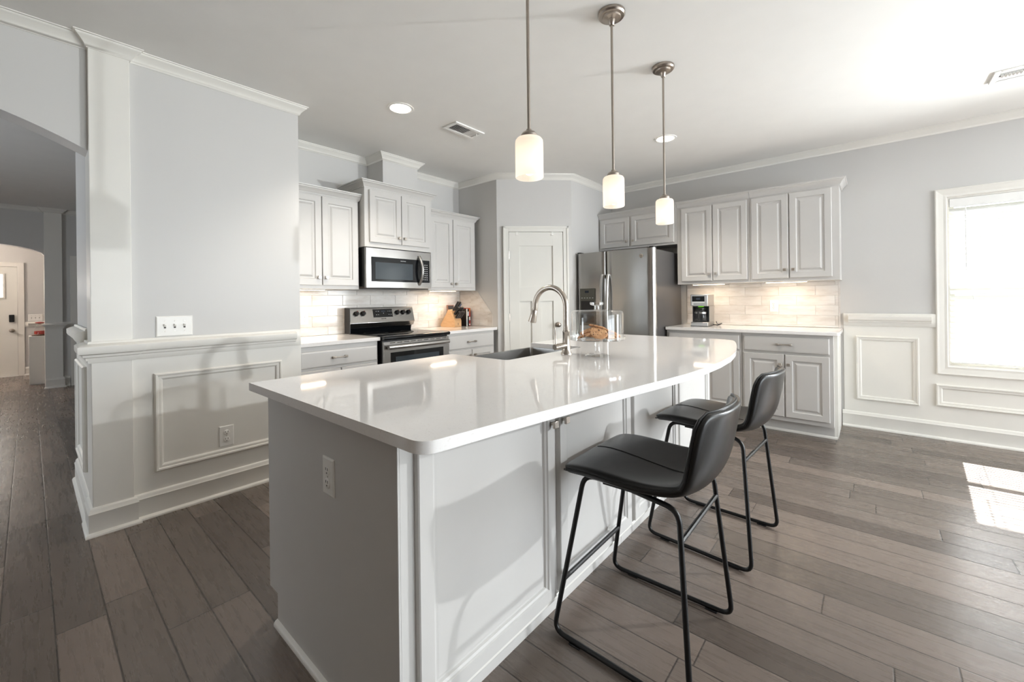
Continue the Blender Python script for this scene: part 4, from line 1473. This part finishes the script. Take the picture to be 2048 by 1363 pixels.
def vent(x0, x1, y0, y1, label, ang=0):
    t = thing('ceiling_vent', ((x0 + x1) / 2, (y0 + y1) / 2, CE), label, 'ceiling vent', 'ceiling vents')
    z = CE
    m = MB()
    for (a, b, c, d) in ((x0, x1, y0, y0 + .03), (x0, x1, y1 - .03, y1), (x0, x0 + .03, y0 + .03, y1 - .03), (x1 - .03, x1, y0 + .03, y1 - .03)):
        m.box(a, b, c, d, z - .012, z - .0005)
    m.build('frame', M['ceil'], t, bevel=.003)
    MB().box(x0 + .03, x1 - .03, y0 + .03, y1 - .03, z - .0025, z - .0008).build('backing', M['slot'], t)
    n = int((x1 - x0 - .06) / .014)
    for sec in range(3):
        m = MB()
        L_ = (x1 - x0 - .06)
        s0, s1 = x0 + .03 + L_ * sec / 3, x0 + .03 + L_ * (sec + 1) / 3
        if sec == 1:
            k_ = int((y1 - y0 - .06) / .016)
            for j in range(k_):
                yy = y0 + .032 + j * .016
                m.hexa([(s0, yy, z - .011), (s1, yy, z - .011), (s1, yy + .002, z - .011), (s0, yy + .002, z - .011), (s0, yy + .010, z - .003), (s1, yy + .010, z - .003), (s1, yy + .012, z - .003), (s0, yy + .012, z - .003)])
        else:
            k_ = int((s1 - s0) / .014)
            dx = -.010 if sec == 2 else .010
            for j in range(k_):
                xx = s0 + .004 + j * .014
                m.hexa([(xx, y0 + .03, z - .011), (xx + .002, y0 + .03, z - .011), (xx + .002, y1 - .03, z - .011), (xx, y1 - .03, z - .011), (xx + dx, y0 + .03, z - .003), (xx + dx + .002, y0 + .03, z - .003), (xx + dx + .002, y1 - .03, z - .003), (xx + dx, y1 - .03, z - .003)])
        m.build('louvers', M['ceil'], t, smooth=False)
    MB().box(x1 - .05, x1 - .044, y0 + .05, y0 + .06, z - .028, z - .008).build('damper_lever', M['ceil'], t)
    return t


vent(2.22, 2.54, 2.475, 2.645, 'white ceiling vent in front of the range')
vent(4.045, 4.24, -1.0, -.61, 'white ceiling vent at the right edge above the window')

# ------------------------------------------------------------------ knife block, knives, books
kf = Vector((.2, -.98, 0)).normalized()
kr = Vector((.98, .2, 0)).normalized()
ko = Vector((3.10, 3.765, .914))
kb_ = thing('knife_block', ko + kf * .1 + kr * .06, 'bamboo knife block full of black handled knives', 'knife block')
kprof = [(.0, .012), (.012, 0), (.205, 0), (.205, .075), (.145, .195), (.112, .200), (.0, .03)]
n = len(kprof)
P_ = lambda f_, z_, w_: ko + kf * f_ + kr * w_ + Vector((0, 0, z_ + .0008))
m = MB().add([P_(a, b, 0) for a, b in kprof] + [P_(a, b, .125) for a, b in kprof], [tuple(range(n)), tuple(range(2 * n - 1, n - 1, -1))] + [(i, (i + 1) % n, n + (i + 1) % n, n + i) for i in range(n)])
m.build('block', M['bamboo'], kb_, bevel=.002)
FKB = TFr(P_(.2052, .035, .0625), kr, (0, 0, 1), kf)
mm = MB()
for sg in (-1, 1):
    mm.fprism(FKB, [(sg * .003, -.012), (sg * .008, -.012), (sg * .006, .002), (sg * .011, .008), (sg * .008, .012), (sg * .003, .006)], 0, .0008)
mm.build('emblem', M['brown'], kb_)
kd = (kf * .6 + Vector((0, 0, .8))).normalized()
slope = lambda t_: (.205 - .06 * t_, .075 + .12 * t_)
kspec = [(.85, .030, .14, 'topmost long handled knife at the left of the block'), (.85, .070, .135, 'topmost knife right of the longest one'), (.86, .1, .11, 'knife at the top right of the block')]
for i in range(4):
    kspec.append((.48, .022 + i * .027, .115, ['upper row knife, leftmost', 'upper row knife, second from left', 'upper row knife, third from left', 'upper row knife, rightmost'][i] + ' in the bamboo block'))
for i in range(4):
    kspec.append((.15, .022 + i * .027, .10, ['lower row steak knife, leftmost', 'lower row steak knife, second from left', 'lower row steak knife, third from left', 'lower row steak knife, rightmost'][i] + ' in the bamboo block'))
for (t_, w_, L_, lb) in kspec:
    a, b = slope(t_)
    base_p = P_(a, b, w_)
    k_ = thing('kitchen_knife', base_p, lb, 'knife', 'knives in the bamboo block')
    side = kr
    thick = kd.cross(side).normalized()
    def hb(l0, l1, hw, ht):
        q = []
        for l in (l0, l1):
            for (sa, sb) in ((-1, -1), (1, -1), (1, 1), (-1, 1)):
                q.append(base_p + kd * l + side * (hw * sa) + thick * (ht * sb))
        return q
    MB().hexa(hb(.014, L_, .0078, .0125)).build('handle', M['blue'] if (t_ == .86) else M['blackpl'], k_, bevel=.003)
    MB().hexa(hb(.009, .016, .0013, .009)).build('bolster', M['steelh'], k_)
    MB().hexa(hb(.016, L_ - .002, .0016, .0132)).build('tang', M['steelh'], k_)
    MB().hexa(hb(L_, L_ + .003, .006, .0095)).build('end_cap', M['steelh'], k_)
# scissors-like sharpener tip of the pale blue handle is one of the knives above

def book(x0, x1, y0, h, d, mats, label):
    t = thing('book', ((x0 + x1) / 2, y0 + d / 2, .9148), label, 'book', 'books beside the knife block')
    m = MB()
    m.box(x0, x0 + .003, y0, y0 + d, .9148, .9148 + h).box(x1 - .003, x1, y0, y0 + d, .9148, .9148 + h)
    m.build('cover', mats[0], t)
    MB().box(x0, x1, y0 - .002, y0 + .002, .9148, .9148 + h).build('spine', mats[1], t, bevel=.001)
    MB().box(x0 + .003, x1 - .003, y0 + .003, y0 + d - .004, .918, .9148 + h - .004).build('pages', M['paper'], t)
    for (za, zb, mt) in mats[2]:
        MB().box(x0 + .002, x1 - .002, y0 - .0035, y0 - .002, .9148 + h * za, .9148 + h * zb).build('spine_print', mt, t)


book(3.352, 3.368, 3.60, .205, .15, (M['blackpl'], M['paper'], ((.1, .4, M['mark']),)), 'thin white spined book standing beside the knife block')
book(3.370, 3.392, 3.60, .20, .15, (M['blackpl'], M['blackpl'], ((.6, .85, M['mark']),)), 'black spined book between the white and the red one')
book(3.396, 3.424, 3.61, .212, .15, (M['red'], M['red'], ((.75, .98, M['orange']), (.32, .5, M['paper']), (.05, .12, M['paper']))), 'red and orange spined book against the pantry wall')
t = thing('recipe_book', (3.29, 3.80, .9148), 'dark covered book leaning on the tiles behind the knife block', 'book')
MB().hexa([(3.235, 3.770, .9148), (3.335, 3.770, .9148), (3.335, 3.785, .9148), (3.235, 3.785, .9148), (3.235, 3.800, 1.165), (3.335, 3.800, 1.165), (3.335, 3.815, 1.165), (3.235, 3.815, 1.165)]).build('cover', M['tan'], t, bevel=.001)
MB().hexa([(3.243, 3.7775, .99), (3.327, 3.7775, .99), (3.327, 3.7785, .99), (3.243, 3.7785, .99), (3.243, 3.7985, 1.155), (3.327, 3.7985, 1.155), (3.327, 3.7995, 1.155), (3.243, 3.7995, 1.155)]).build('cover_picture', M['slot'], t)

# ------------------------------------------------------------------ coffee maker
cm = thing('coffee_maker', (4.75, 1.375, .914), 'stainless and black drip coffee maker with glass carafe', 'coffee maker')
FC = Fr((4.62, 0, .9142), (0, -1))
c0, c1_ = -1.465, -1.292
cm_h = .338
MB().fbox(FC, c0, c1_, 0, .045, -.235, 0).build('base', M['steelh'], cm, bevel=.006)
MB().fbox(FC, c0 - .002, c1_ + .002, -.0002, .006, -.237, .002).build('foot_rim', M['blackpl'], cm)
MB().fbox(FC, c0 + .004, c1_ - .004, .045, .212, -.235, -.11).build('back_housing', M['blackpl'], cm, bevel=.004)
for (a, b) in ((c0, c0 + .004), (c1_ - .004, c1_)):
    MB().fbox(FC, a, b, .045, .212, -.236, -.06).build('side_panel', M['steelh'], cm)
MB().fbox(FC, c0, c1_, .212, cm_h, -.235, .002).build('brew_head', M['steelh'], cm, bevel=.008)
cp = MB().fbox(FC, c0 + .018, c1_ - .03, .262, .318, .002, .004).build('control_panel', M['blackgl'], cm, bevel=.001)
MB().fbox(FC, c0 + .06, c0 + .10, .282, .30, .004, .0045).build('clock', M['screen'], cp)
MB().fbox(FC, c0 + .018, c1_ - .03, .25, .258, .002, .006).build('button_row', M['plate'], cm)
MB().lathe(FC.p(c0 + .024, .236, .002), [(.008, 0), (.008, .003)], 14, FC.n).build('power_button', M['plate'], cm)
MB().fbox(FC, c0 + .07, c1_ - .05, .207, .2115, -.04, -.03).build('indicator', M['lime'], cm)
cc = FC.p((c0 + c1_) / 2, .046, -.055)
car = MB().lathe(cc, [(.05, 0), (.058, .006), (.062, .05), (.058, .095), (.046, .125), (.046, .13)], 30, cap=False).build('carafe', M['glass'], cm, ang=50)
MB().lathe(cc, [(.047, .13), (.05, .134), (.05, .146), (.03, .152)], 24).build('carafe_lid', M['blackpl'], car)
MB().lathe(cc, [(.059, .088), (.0605, .088), (.0595, .104), (.058, .104)], 30, cap=False).build('carafe_band', M['steelh'], car)
hpt = cc + FC.n * .06
MB().tube([cc + Vector((-.05, 0, .12)), cc + Vector((-.085, 0, .11)), cc + Vector((-.09, 0, .06)), cc + Vector((-.062, 0, .03))], .007, 10).build('carafe_handle', M['blackpl'], car)
crd = [(4.80, 1.288, .925), (4.80, 1.24, .921), (4.78, 1.215, .930), (4.80, 1.205, .942), (4.85, 1.22, .938), (4.9, 1.26, .926), (4.98, 1.30, .93), (5.0, 1.31, .95)]
MB().tube(crd, .004, 8).build('power_cord', M['blackpl'], cm)

# ------------------------------------------------------------------ hall: pedestal and ornament, added entry fill lamp
pdst = MB().box(-.005, .34, 9.72, 10.05, 0.012, .745).box(.0, .335, 9.73, 10.04, 0, .012)
tag(pdst.build('pedestal', M['white'], bevel=.003), 'plain white box stand beside the far pilaster', 'stand')
t = thing('ornament', (.11, 9.85, .7455), 'small red and clear ornament on a brown base, on the white stand', 'ornament')
MB().lathe((.11, 9.85, .7455), [(.085, 0), (.09, .012), (.075, .025)], 24).build('base', M['brown'], t)
MB().lathe((.11, 9.85, .7705), [(.06, 0), (.06, .045), (.05, .05)], 20).build('middle', M['red'], t)
MB().lathe((.11, 9.85, .7705), [(.075, .0), (.072, .06), (.045, .13), (.012, .16)], 24, cap=False).build('cover', M['glass'], t)
MB().lathe((.11, 9.85, .93), [(.01, 0), (.05, .012), (.05, .022), (.008, .03)], 16).build('top_bow', M['red'], t)
light('entry_fill', 'POINT', (-1.6, 10.4, 2.3), 50, (1, .86, .76), shadow_soft_size=.12)  # added out of view to brighten the entry
t = thing('entry_fill_fixture', (-1.6, 10.4, CE), 'added unseen fill lamp on the entry ceiling', 'ceiling lamp')
MB().lathe((-1.6, 10.4, CE), [(.14, -.001), (.14, -.03), (.12, -.07), (.02, -.09)], 24).build('shade', M['lens'], t)
